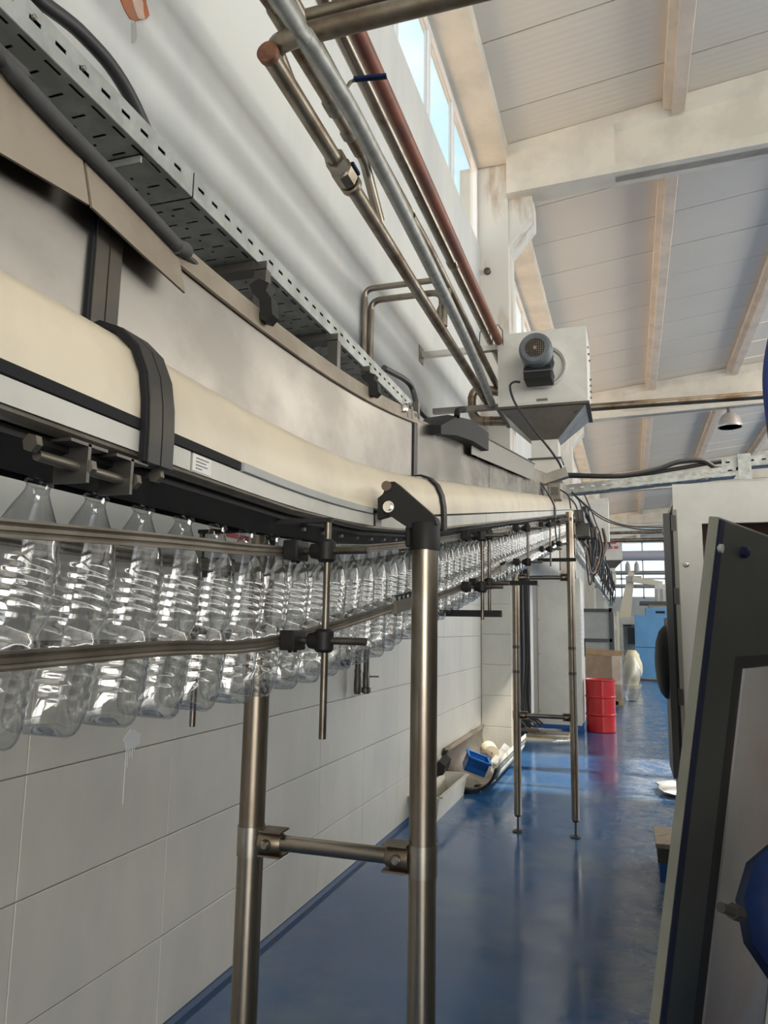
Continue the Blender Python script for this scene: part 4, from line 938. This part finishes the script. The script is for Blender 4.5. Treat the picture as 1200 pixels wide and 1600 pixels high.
for X in (-1.66, -1.50):
    for Y in (7.7, 9.3): MB().box((X-.03, Y-.04, 0), (X+.03, Y+.04, .045)).build('support_block', BLK, tr)
cr_ = thing('blue_crate', 'small blue plastic crate lying tilted in the trough', 'crate', (-1.545, 7.82, .22), local=True)
cr_.rotation_euler = (.30, .34, .45); cr_.scale = (.85, .85, .85)
MB().box((-.13, -.09, -.08), (.13, .09, -.07)).box((-.13, -.09, -.08), (-.12, .09, .10)).box((.12, -.09, -.08), (.13, .09, .10)).box((-.13, -.09, -.08), (.13, -.08, .10)).box((-.13, .08, -.08), (.13, .09, .10)).build('crate_body', BLUEB, cr_)
MB().box((-.145, -.105, .085), (-.12, .105, .105)).box((.12, -.105, .085), (.145, .105, .105)).box((-.145, -.105, .085), (.145, -.08, .105)).box((-.145, .08, .085), (.145, .105, .105)).build('crate_rim', BLUEB, cr_)
rl_ = MB().lathe([(.02, 0), (.09, 0), (.09, .14), (.02, .14), (.02, .0)], (-1.47, 8.28, .26), (-.35, .8, .2), 24, cap=False).build('tape_roll', mat('beige_roll', (.66, .58, .43), .6), None, 50); tag(rl_, 'beige roll lying in the trough behind the blue crate', 'roll')
hubm = mat('brown_disc', (.10, .075, .055), .5)
ds = MB().lathe([(.0, 0), (.060, 0), (.068, .02), (.068, .05), (.03, .055), (.03, .075)], (-1.50, 8.12, .25), (.2, -.8, .35), 20).build('brown_disc', hubm, None, 40); tag(ds, 'brown round disc leaning on the beige roll in the trough', 'disc')
wg = MB().prism([(-1.42, 8.0, .13), (-1.36, 8.02, .20), (-1.34, 8.7, .29), (-1.39, 8.7, .32), (-1.44, 8.1, .22)], (.02, .0, -.02)).build('metal_wedge', GREYP); tag(wg, 'grey folded metal piece at the outer edge of the trough', 'scrap metal')
bs = thing('white_basin', 'white rectangular metal basin on the floor against the wall', 'basin', (-1.66, 6.85, 0))
bx0, bx1, by0, by1 = -1.79, -1.55, 6.30, 7.42
MB().loft([[Vector(p) for p in ((bx0+.03, by0+.03, 0), (bx1-.03, by0+.03, 0), (bx1-.03, by1-.03, 0), (bx0+.03, by1-.03, 0))], [Vector(p) for p in ((bx0+.008, by0, .20), (bx1, by0, .20), (bx1, by1, .20), (bx0+.008, by1, .20))], [Vector(p) for p in ((bx0+.02, by0+.014, .20), (bx1-.014, by0+.014, .20), (bx1-.014, by1-.014, .20), (bx0+.02, by1-.014, .20))], [Vector(p) for p in ((bx0+.04, by0+.04, .02), (bx1-.04, by0+.04, .02), (bx1-.04, by1-.04, .02), (bx0+.04, by1-.04, .02))]]).build('basin_tub', CABGREY, bs)
MB().box((bx1-.008, by0-.02, .196), (bx1+.028, by1+.02, .203)).box((bx0, by0-.03, .196), (bx1+.028, by0+.006, .203)).box((bx0, by1-.006, .196), (bx1+.028, by1+.02, .203)).build('basin_rim', CABGREY, bs)
bp = MB().prism([(-1.79, 7.05, .21), (-1.70, 7.05, .24), (-1.68, 7.05, .32), (-1.74, 7.05, .36), (-1.80, 7.05, .30)], (0, .25, .03)).build('dark_fitting', BLK); tag(bp, 'dark metal fitting resting on the back edge of the white basin', 'fitting')

# ================================================================ ELECTRICAL CABINET, HOSES, DRUM, BOXES
ec = thing('electrical_cabinet', 'tall white electrical cabinet on a blue plinth behind the distant stand', 'cabinet', (-1.13, 12.9, 0))
MB().box((-1.515, 12.5, .10), (-.765, 13.4, 2.42)).build('cabinet_body', CABGREY, ec)
MB().box((-1.525, 12.49, 0), (-.755, 13.41, .10)).build('plinth', PLINTH, ec)
MB().box((-1.44, 12.488, .22), (-.93, 12.5, 2.37), .004).build('front_panel', CABGREY, ec)
MB().box((-.885, 12.485, .16), (-.862, 12.5, 2.38)).build('corner_strip', GREYP, ec)
sd = MB().box((-.765, 12.55, .14), (-.752, 13.36, 2.39), .004).build('side_door', WHITE, ec)
MB().box((-.751, 12.60, 1.2), (-.749, 12.72, 2.05)).build('name_strip', mat('strip_white', (.70, .72, .78), .5), sd)
for k in range(9): MB().box((-.7488, 12.63, 1.28+k*.075), (-.7480, 12.69, 1.32+k*.075)).build('blue_lettering', INKB, sd)
MB().box((-.752, 13.26, 1.15), (-.735, 13.30, 1.45)).build('door_handle', BLK, sd)
for X, z in ((-1.42, .3), (-1.42, 1.2), (-1.42, 2.3), (-.95, .3), (-.95, 2.3), (-1.42, 1.75)): MB().lathe([(.009, 0), (.009, .004)], (X, 12.488, z), (0, -1, 0), 8).build('panel_screw', STEELD, ec)
wp = MB().box((-1.80, 12.2, 0), (-1.53, 12.26, 2.6)).build('dark_back_panel', mat('dark_backing', (.03, .03, .033), .7)); tag(wp, 'dark board behind the bundle of hoses beside the cabinet', 'panel')
hose_l = ['leftmost', 'second from the left', 'third from the left', 'fourth from the left', 'fifth from the left', 'sixth from the left']
for k in range(6):
    X = -1.74+.04*k; y = 12.05-.02*(k % 3)
    pts = [(X-.02, y, 2.75), (X, y, 2.3), (X+random.uniform(-.03, .03), y-.02, 1.7), (X+random.uniform(-.03, .03), y, 1.1), (X+random.uniform(-.02, .02), y-.02, .6), (X+.05, y-.1, .28), (X+.16, y-.2, .14+.02*k), (X+.22, y-.1, .06+.022*k)]
    cable('hanging_hose', pts, .016, CABLE if k % 3 else CABLE_G, 'dark hose hanging beside the white cabinet, %s in the bundle' % hose_l[k], 'hose', 'hoses beside the white cabinet')
dr = thing('steel_drum', 'bright red steel drum beside the white cabinet', 'drum', (-.49, 12.75, 0))
R = .228; prof = [(R-.01, 0), (R, .012), (R, .02)]
for zr in (.27, .545): prof += [(R, zr-.02), (R+.012, zr-.006), (R+.012, zr+.006), (R, zr+.02)]
prof += [(R, .79), (R+.008, .80), (R+.008, .815), (R-.006, .82), (R-.012, .80)]
MB().lathe(prof, (-.49, 12.75, 0), (0, 0, 1), 36, cap=False).build('drum_shell', RED, dr, 35)
MB().lathe([(R-.010, 0), (R-.010, .008)], (-.49, 12.75, .795), (0, 0, 1), 36).build('drum_lid', RED, dr, 35)
MB().lathe([(.03, 0), (.03, .012)], (-.41, 12.70, .803), (0, 0, 1), 12).build('bung', RAIL, dr, 40)
plm = thing('pallet', 'wooden pallet under the wrapped cardboard carton', 'pallet', (-.58, 17.5, 0))
for k in range(5): MB().box((-.97, 17.0+k*.22, .11), (-.19, 17.12+k*.22, .135)).build('deck_board', WOOD, plm)
for X in (-.95, -.60, -.25): MB().box((X-.04, 17.0, .02), (X+.04, 18.0, .11)).build('stringer', WOOD, plm)
for k in range(3): MB().box((-.97, 17.02+k*.44, 0), (-.19, 17.12+k*.44, .02)).build('bottom_board', WOOD, plm)
cb = thing('cardboard_carton', 'large open cardboard carton wrapped in film on a pallet', 'carton', (-.58, 17.5, .135))
MB().box((-.935, 17.05, .136), (-.225, 17.95, 1.09)).build('carton_body', CARD, cb)
MB().prism([(-.96, 17.02, 1.10), (-.20, 17.02, 1.00), (-.17, 17.02, 1.16), (-.62, 17.02, 1.19), (-.94, 17.02, 1.21)], (0, .01, 0)).build('front_flap', CARD, cb)
MB().prism([(-.225, 17.05, 1.09), (-.225, 17.95, 1.09), (-.12, 17.9, 1.16), (-.12, 17.1, 1.16)], (0, 0, .008)).build('side_flap', CARD, cb)
wrp = MB(); random.seed(3); rings = []
for k in range(7):
    z = .15+k*.15; e = .02
    rings.append([Vector((x+random.uniform(-e, e)*.5, y+random.uniform(-e, e)*.4, z)) for x, y in ((-.95, 17.02), (-.8, 17.0), (-.6, 17.01), (-.4, 17.0), (-.2, 17.02), (-.20, 17.3), (-.19, 17.7), (-.2, 17.97))])
wrp.loft(rings, closed=False, cap=False); wrp.build('plastic_film', WRAP, cb)
sk = MB(); random.seed(5)
def sack(c, rx, ry, h, seed, n=14, m=8):
    random.seed(seed); b = MB(); rings = []
    for i in range(m+1):
        t = i/m; s = math.sin(PI*(.12+.80*t))**.6; rings.append([Vector((c[0]+math.cos(2*PI*j/n)*rx*s*(1+random.uniform(-.10, .10)), c[1]+math.sin(2*PI*j/n)*ry*s*(1+random.uniform(-.10, .10)), c[2]+h*t)) for j in range(n)])
    return b.loft(rings)
o = sack((-.02, 18.4, 0), .22, .25, 1.0, 4).build('plastic_sack', WRAP, None, 60); tag(o, 'translucent plastic sack slumped beside the carton', 'sack')
o = sack((.02, 22.5, .1), .26, .3, .95, 6).build('yellow_sack', YELLOWW, None, 60); tag(o, 'pale yellow sack between the carton and the blue machine', 'sack')
MB().lathe([(.2, 0), (.24, .1)], (.02, 22.5, 0), (0, 0, 1), 14).build('sack_base', YELLOWW, o)
# flat pallet with wrapped offcuts and stray bottles
fp = thing('flat_board_stack', 'low stack of boards and film-wrapped offcuts in front of the white cabinet', 'boards', (-1.2, 11.6, 0))
for k in range(4): MB().box((-1.58+.03*k, 11.25+.16*k, .0+.012*k), (-.86-.02*k, 11.6+.14*k, .02+.012*k)).build('board', WOOD if k % 2 else CABGREY, fp)
random.seed(9)
for k in range(7):
    x, y = random.uniform(-1.5, -1.0), random.uniform(11.35, 11.9); MB().obox((x, y, .085+.006*k), (.14, .03, 0), (-.02, .05, .004), (0, 0, .012)).build('wrapped_offcut', (WRAP, STRIP, hubm)[k % 3], fp)
wbx = MB().box((-1.79, 11.3, 0), (-1.61, 11.6, .28), .004).box((-1.805, 11.28, .28), (-1.60, 11.62, .30)).build('cardboard_tray', CABGREY); tag(wbx, 'pale box standing behind the board stack', 'box')
for k, (x, y, rz, lab) in enumerate(((-.80, 12.30, .6, 'crushed clear bottle on the floor between the cabinet and the red drum'), (-.82, 11.2, 2.2, 'clear bottle lying on the floor in front of the board stack'))):
    o = bpy.data.objects.new('plastic_bottle', BOT); COL.objects.link(o); o.location = (x, y, .049); o.rotation_euler = (PI/2, 0, rz); tag(o, lab, 'bottle')
    n = bpy.data.objects.new('neck_ring', NECK); COL.objects.link(n); n.parent = o

# ================================================================ FAR MACHINES
gc = thing('grey_framed_machine', 'grey panelled machine with dark frame behind the carton', 'machine', (-.9, 21, 0))
a, b = oY(915, 950, 20), oY(955, 950, 20)
MB().box((a.x-.5, 20.05, .1), (b.x-.04, 21.2, b.z-.05)).build('machine_body', GREYP, gc)
for X in (a.x-.5, b.x-.06): MB().box((X, 20.0, 0), (X+.09, 20.09, b.z)).build('frame_post', FRAMED, gc)
for z in (b.z-.1, 1.30, .1): MB().box((a.x-.5, 20.0, z), (b.x, 20.08, z+.08)).build('frame_rail', FRAMED, gc)
MB().box((b.x-.06, 20.09, b.z-.1), (b.x+.03, 21.2, b.z)).box((b.x-.06, 21.1, 0), (b.x+.03, 21.2, b.z)).build('side_frame', FRAMED, gc)
bm = thing('blue_machine', 'light blue machine cabinet at the end of the walkway', 'machine', (.7, 26.5, 0))
MB().box((.14, 26.0, .08), (1.9, 27.4, 1.06)).build('lower_cabinet', BLUEM, bm)
MB().box((.14, 26.0, 1.075), (1.9, 27.4, 2.10)).build('upper_cabinet', BLUEM, bm)
MB().box((.50, 26.0, 2.10), (1.9, 27.4, 2.33)).build('stepped_top', BLUEM, bm)
MB().box((.80, 25.99, 2.16), (1.08, 26.0, 2.24)).build('hand_slot', BLK, bm)
MB().box((.32, 25.95, 2.45), (1.9, 27.4, 2.55)).build('dark_top_plate', FRAMED, bm)
MB().box((.6, 26.2, 2.33), (1.8, 27.2, 2.45)).build('top_riser', CREAMM, bm)
for X in (.25, 1.7): MB().cyl((X, 26.1, 0), (X, 26.1, .08), .05, 10).build('machine_foot', BLK, bm)
cm = thing('cream_jib_machine', 'cream lifting arm machine with leaning mast behind the blue cabinet', 'machine', (.2, 32, 0))
a, b, c, d = oY(975, 965, 32), oY(985, 895, 32), oY(988, 905, 31.9), oY(1035, 913, 31.9)
MB().prism([a+Vector((-.22, 0, 0)), a+Vector((.26, 0, 0)), b+Vector((.16, 0, 0)), b+Vector((-.06, 0, .1))], (0, .35, 0)).build('mast', CREAMM, cm)
MB().bar(c, d, .25, .22).build('jib_arm', CREAMM, cm)
MB().box((c.x-.25, 31.8, c.z-.1), (c.x+.35, 32.2, c.z+.12)).build('mast_head', GREYP, cm)
for k in (-.1, .25): MB().lathe([(.11, 0), (.09, .3), (.03, .42)], (b.x+k, 32.1, b.z+.05), (0, 0, 1), 10).build('head_cone', GREYP, cm)
MB().box((a.x-.5, 31.6, 0), (a.x+2.2, 32.8, a.z+.05)).build('machine_base', CREAMM, cm)
MB().box((d.x-.3, 31.7, d.z-1.0), (d.x+.3, 32.1, d.z)).build('tool_head', WHITE, cm)
for k in range(3): MB().box((d.x-.28+.2*k, 31.66, d.z-.9), (d.x-.2+.2*k, 31.7, d.z-.2)).build('head_rib', GREYP, cm)
wm = thing('white_control_machine', 'white machine with control panel beside the blue cabinet', 'machine', (-.2, 29, 0))
a, b = oY(966, 965, 29), oY(1000, 965, 29)
MB().box((a.x, 29, b.z-.25), (b.x, 30, b.z)).build('top_box', WHITE, wm)
for X in (a.x, b.x-.12): MB().box((X, 29, 0), (X+.12, 29.12, b.z-.25)).build('machine_leg', WHITE, wm)
MB().box((a.x+.15, 29.3, .3), (b.x-.12, 29.9, b.z-.25)).build('inner_panel', GREYP, wm)
MB().box((b.x-.45, 29.2, 1.1), (b.x-.2, 29.3, 1.7)).build('dark_screen', FRAMED, wm)
for z in (1.75, 1.9, 2.0): MB().box((a.x+.2, 29.27, z), (a.x+.45, 29.3, z+.05)).build('push_button_strip', INK, wm)
# white chute coming down from the far conveyor and ladder
chm = thing('white_chute', 'white sloping chute coming down at the far end of the conveyor', 'chute', (-.3, 27, 1.5))
MB().bar(oY(942, 935, 26), oY(962, 985, 26), .30, .12).build('chute_channel', WHITE, chm)
for px in (948, 958): p = oY(px, 955, 26); MB().box((p.x-.03, 26.02, 0), (p.x+.03, 26.08, p.z)).build('chute_leg', WHITE, chm)
ldr = thing('white_ladder', 'narrow white step ladder under the far conveyor', 'ladder', (-.3, 24, 0))
p0, p1 = oY(951, 1005, 24), oY(966, 1005, 24)
for p, q in ((p0, oY(951, 950, 24)), (p1, oY(965, 955, 24))): MB().bar((p.x, 24, 0), (q.x, 24, q.z), .05, .06).build('ladder_rail', CREAMM, ldr)
for k in range(7): MB().box((p0.x, 23.98, .25+.27*k), (p1.x, 24.03, .28+.27*k)).build('ladder_rung', CREAMM, ldr)
# overhead cross members far away
for k, (py, Yf, r, m, lab) in enumerate(((844, 27, .07, PIPE_ST, 'brown pipe crossing the far hall just under the roof'), (868, 36, .22, mat('lilac_duct', (.42, .42, .50), .5), 'lilac grey duct crossing in front of the far windows'), (895, 38, .10, PIPE_GV, 'grey rail crossing the middle of the far windows'), (916, 40, .10, PIPE_GV, 'lower grey rail crossing the far windows'), (832, 26, .05, PIPE_ST, 'thin pipe sagging across the far hall under the roof'))):
    z = oY(990, py, Yf).z; o = MB().cyl((-1.8, Yf, z), (9, Yf, z), r, 12).build('cross_pipe', m, None, 50); tag(o, lab, 'pipe', 'pipes crossing the far hall')
# drooping cables over the walkway and the tangle at the far conveyor
dl = ['upper thin cable drooping from the blower to the white enclosure', 'lower thin cable drooping from the blower to the white enclosure', 'straight dark cable slanting down in front of the second blower']
for k, pts in enumerate(([(893, 768), (920, 793), (950, 812), (985, 822), (1040, 824)], [(893, 768), (925, 800), (955, 817), (1000, 827), (1040, 827)], [(908, 762), (922, 793), (932, 820), (938, 834)])):
    cable('drooping_cable', [oY(x, y, 7.8 if k < 2 else 8.2) for x, y in pts], .007, CABLE, dl[k])
random.seed(21)
for k in range(9):
    x0, y0 = random.uniform(912, 925), random.uniform(825, 838); x1, y1 = x0+random.uniform(14, 30), y0+random.uniform(40, 75); Yc = 9.5+.18*k
    pts = [oY(x0, y0, Yc), oY(x0+2, (y0+y1)/2, Yc), oY((x0+x1)/2, y1+6, Yc), oY(x1, (y0+y1)/2, Yc+.1), oY(x1-4, y0, Yc+.15)]
    cable('looped_cable', pts, .010, CABLE if k % 3 else mat('brown_cable', (.17, .10, .07), .5), 'dark cable loop hanging in the tangle under the far conveyor', group='tangle of cable loops')
for k, (px, py, Yc, s) in enumerate(((912, 828, 9.2, .12), (925, 832, 10.0, .11), (933, 858, 13, .14), (905, 805, 8.6, .09))):
    p = oY(px, py, Yc); o = MB().box((p.x-s, Yc, p.z-s*.7), (p.x+s*.6, Yc+.2, p.z+s*.7), .01).build('control_box', STEELD); tag(o, ['dark control box at the top of the cable tangle', 'second dark control box in the cable tangle', 'dark box on the far conveyor below the second blower', 'small dark box just behind the stand head'][k], 'control box')
    MB().bar((p.x, Yc+.1, p.z), (XC, Yc+.1, p.z+.02), .03, .03).build('box_bracket', STEELD, o)
cable('conveyor_cable', [(-.46, 8.6, 2.95), (-.44, 11, 2.98), (-.45, 14, 2.9), (-.44, 18, 2.98), (-.45, 26, 2.92)], .03, CABLE, 'bundle of black cable following the far conveyor')
cable('conveyor_cable', [(-.50, 9.0, 2.62), (-.47, 12, 2.7), (-.49, 15, 2.55), (-.47, 20, 2.66), (-.48, 26, 2.5)], .02, CABLE, 'sagging cable below the far conveyor')

random.seed(33)
for k in range(12):
    Yc = 9.0+k*1.25; x = -.44+random.uniform(-.05, .05); z = zb(Yc)
    pts = [(x, Yc, z+.1), (x+.03, Yc+.3, z-.25-random.uniform(0, .2)), (x-.02, Yc+.8, z-.35-random.uniform(0, .35)), (x+.02, Yc+1.4, z-.1)]
    cable('slack_cable', pts, .010, CABLE, 'slack dark cable sagging along the outer side of the far conveyor', group='slack cables of the far conveyor', n=5, seg=6)

# ================================================================ RIGHT SIDE: ENCLOSURE, DOORS
en = thing('machine_enclosure', 'pale machine enclosure with a cut-out opening at the edge of the walkway', 'machine', (.9, 4.3, 0))
EY = 3.60
p = oY(1050, 757, EY); q = oY(1095, 818, EY)
ex0, ez1, ox0, oz1 = p.x, p.z, q.x+.004, q.z
MB().box((ex0, EY, 0), (ox0, EY+.03, ez1)).box((ox0, EY, oz1), (1.7, EY+.03, ez1)).box((ox0, EY, 0), (1.7, EY+.03, 1.15)).box((1.35, EY, 1.15), (1.7, EY+.03, oz1)).build('front_wall', WHITE, en)
MB().box((ex0+.04, EY+.45, .05), (1.65, EY+1.6, ez1-.05)).build('machine_core', MAROON, en)
MB().box((ex0+.02, EY+.03, ez1-.03), (1.7, EY+1.7, ez1)).build('top_sheet', WHITE, en)
MB().box((1.67, EY+.03, 0), (1.7, EY+1.7, ez1-.03)).build('side_sheet', WHITE, en)
k = oY(1072, 882, EY); lk = MB().lathe([(.013, 0), (.013, .006), (.010, .008)], (k.x, EY, k.z), (0, -1, 0), 16).build('lock', CHROME, en, 40); MB().box((k.x-.005, EY-.0095, k.z-.002), (k.x+.005, EY-.008, k.z+.002)).build('key_slot', BLK, lk)
sdoor = thing('side_door', 'dark narrow open door edge at the left of the pale enclosure', 'door panel', (.17, 3.6, .95))
MB().box((.158, EY-.02, .97), (.185, EY+.012, oY(1040, 803, EY).z)).build('door_leaf', DOORD, sdoor)
MB().box((.186, EY-.008, .97), (.203, EY+.03, oY(1048, 797, EY).z-.01)).build('door_gasket', BLK, sdoor)
MB().box((.198, EY-.012, .97), (ex0+.014, EY+.0, oY(1048, 797, EY).z)).build('hinge_strip', mat('olive_strip', (.25, .245, .20), .5), sdoor)
for z in (1.28, 1.72, 2.05): MB().box((.190, EY-.016, z), (.212, EY-.01, z+.07)).build('hinge', DOORD, sdoor)
c = oY(1050, 1037, EY-.01); MB().lathe([(.17, 0), (.165, .015), (.14, .035), (.09, .05), (.03, .056), (.001, .057)], (.160, EY+.16, c.z), (-1, 0, 0), 32).build('round_cover', BLK, sdoor, 60)
MB().box((.158, EY+.012, .97), (.17, EY+.34, 1.66)).build('door_return', DOORD, sdoor)

# leaning door in the foreground
P0 = Vector((.173, 1.566, 1.821)); e1 = Vector((math.sin(math.radians(23)), math.cos(math.radians(23)), 0)); nh = Vector((e1.y, -e1.x, 0))
al = math.radians(9.2); e2 = Vector((0, 0, -1))*math.cos(al) - nh*math.sin(al); nn = e2.cross(e1).normalized()
if nn.dot(nh) < 0: nn = -nn
def on_panel(x, y):
    d = ray(x, y); t = (P0-CAM).dot(nn)/d.dot(nn); h = CAM+d*t-P0; return h.dot(e1), h.dot(e2)
HL = 1.821/math.cos(al)-.012; WL = .86
ld = thing('leaning_door', 'large dark door with pale edge leaning at the right of the walkway', 'door', P0+e2*HL)
def slab(s0, s1, t0, t1, d0, d1):
    c = P0+e1*(s0+s1)/2+e2*(t0+t1)/2+nn*(d0+d1)/2
    return MB().obox(c, e1*(s1-s0)/2, e2*(t1-t0)/2, nn*(d1-d0)/2)
sA, tA = on_panel(1162, 1045); sB, tB = on_panel(1149, 1026)
MB_edge = slab(0, WL, 0, HL, -.021, -.003); MB_edge.build('door_shell', EDGE, ld)
slab(.004, .030, .004, HL-.004, -.003, .001).build('edge_gasket', NAVY, ld)
slab(.030, sB, .004, HL-.004, -.003, .000).build('frame_side', DOORD, ld)
slab(sB, WL-.02, .004, tB, -.003, .000).build('frame_top', DOORD, ld)
slab(sB, WL-.02, tB, HL-.05, -.003, -.002).build('dark_recess', BLK, ld)
slab(sA, WL-.05, tA, HL-.08, -.003, .003).build('inner_panel', PANELG, ld)
MB().lathe([(.012, 0), (.012, .012), (.006, .016)], P0+e1*.16+e2*.055, nn, 10).build('door_stud', NAVY, ld, 40)
MB().lathe([(.009, 0), (.009, .008)], P0+e1*.012+e2*.06, nn, 10).build('edge_bolt', GREYP, ld, 40)
# blue pump head with a bolt in front of the door
pc_ = CAM+ray(1300, 1440)*1.12
ph = thing('blue_gear_casing', 'deep blue cast casing with a protruding bolt at the right edge', 'gear casing', (pc_.x, pc_.y, 0))
axv = (CAM-pc_); axv = (axv.normalized()+Vector((.35, -.1, .1))).normalized()
MB().lathe([(.07, -.06), (.118, -.055), (.126, -.04), (.126, .012), (.112, .028), (.080, .034), (.072, .030), (.070, .01)], tuple(pc_), axv, 13).build('casing', BLUED, ph, 40)
MB().lathe([(.066, .0), (.066, .045), (.045, .055), (.03, .06)], tuple(pc_), axv, 20).build('shaft_hub', mat('hub_grey', (.09, .11, .13), .4, .4), ph, 40)
bs0 = CAM+ray(1148, 1425)*1.10; bdir = (CAM+ray(1118, 1415)*1.08-bs0).normalized()
bo = MB().cyl(bs0-bdir*.02, bs0+bdir*.034, .0075, 12).build('bolt', STEELD, ph, 40)
MB().lathe([(.012, -.01), (.012, .006)], tuple(bs0), bdir, 6).build('hex_nut', STEELD, ph)
MB().box((pc_.x-.05, pc_.y-.05, 0), (pc_.x+.05, pc_.y+.05, pc_.z-.07)).build('pedestal', BLUED, ph)
MB().box((pc_.x-.12, pc_.y-.12, 0), (pc_.x+.12, pc_.y+.12, .02)).build('pedestal_base', BLUED, ph)
# blue hose bulging into view at the upper right
hp = [CAM+ray(x, y)*2.4 for x, y in ((1290, 300), (1236, 440), (1204, 560), (1206, 650), (1228, 760), (1290, 840))]
hp = hp + [Vector((hp[-1].x+.25, hp[-1].y+.2, 1.9)), Vector((1.5, 3.55, 1.9))]
bh = cable('blue_hose', [Vector((hp[0].x+.22, 2.27, 3.775)), Vector((hp[0].x+.20, 2.27, 3.6))]+hp, .020, mat('blue_hose_rubber', (.012, .03, .16), .45), 'dark blue hose curving down at the upper right edge', 'hose')

# unseen machine body added to block light, suggested by the casing and hose
bmch = thing('unseen_machine_block', 'unseen grey machine body added to shade the leaning door', 'machine', (1.7, 1.4, 0))
MB().box((1.28, -1.2, .12), (2.6, 3.2, 2.25), .02).build('machine_body', CABGREY, bmch)
MB().box((1.26, -1.22, 0), (2.62, 3.22, .12)).build('machine_plinth', BLUED, bmch)
for k in range(3): MB().box((1.265, -1.1+1.45*k, .3), (1.28, .25+1.45*k, 2.1), .01).build('machine_door', GREYP, bmch)

# step platform and crumpled film on the floor
sp_ = thing('step_platform', 'small tread-plate step on a blue base beside the walkway', 'step', (.6, 6.1, 0))
a = oZ(1021, 1290, .24); b = oZ(1026, 1318, .24)
MB().box((a.x, b.y, .21), (1.3, a.y, .24), .004).build('tread', STEP, sp_)
for k in range(10): MB().obox((a.x+.06+.1*k, (a.y+b.y)/2, .2415), (.03, .03, 0), (-.006, .006, 0), (0, 0, .0015)).build('tread_rib', STEP, sp_)
MB().box((a.x+.01, b.y+.01, .12), (1.28, a.y-.01, .21)).build('riser', STEELD, sp_)
MB().box((a.x+.02, b.y+.02, 0), (1.26, a.y-.02, .12)).build('base', PLINTH, sp_)
random.seed(12)
fm = MB(); c = oZ(1054, 1240, 0); rings = []
for i in range(7):
    t = i/6; rings.append([Vector((c.x+math.cos(2*PI*j/12)*.20*math.sin(PI*(.05+.9*t))*(1+random.uniform(-.3, .3)), c.y+math.sin(2*PI*j/12)*.3*math.sin(PI*(.05+.9*t))*(1+random.uniform(-.3, .3)), .002+.11*t*random.uniform(.8, 1.1))) for j in range(12)])
fm.loft(rings); o = fm.build('crumpled_film', mat('milky_film', (.62, .63, .64), .3), None, 30); tag(o, 'crumpled whitish plastic film on the floor by the enclosure', 'plastic film')

for o in bpy.data.objects:
    if '_local' in o: del o['_local']
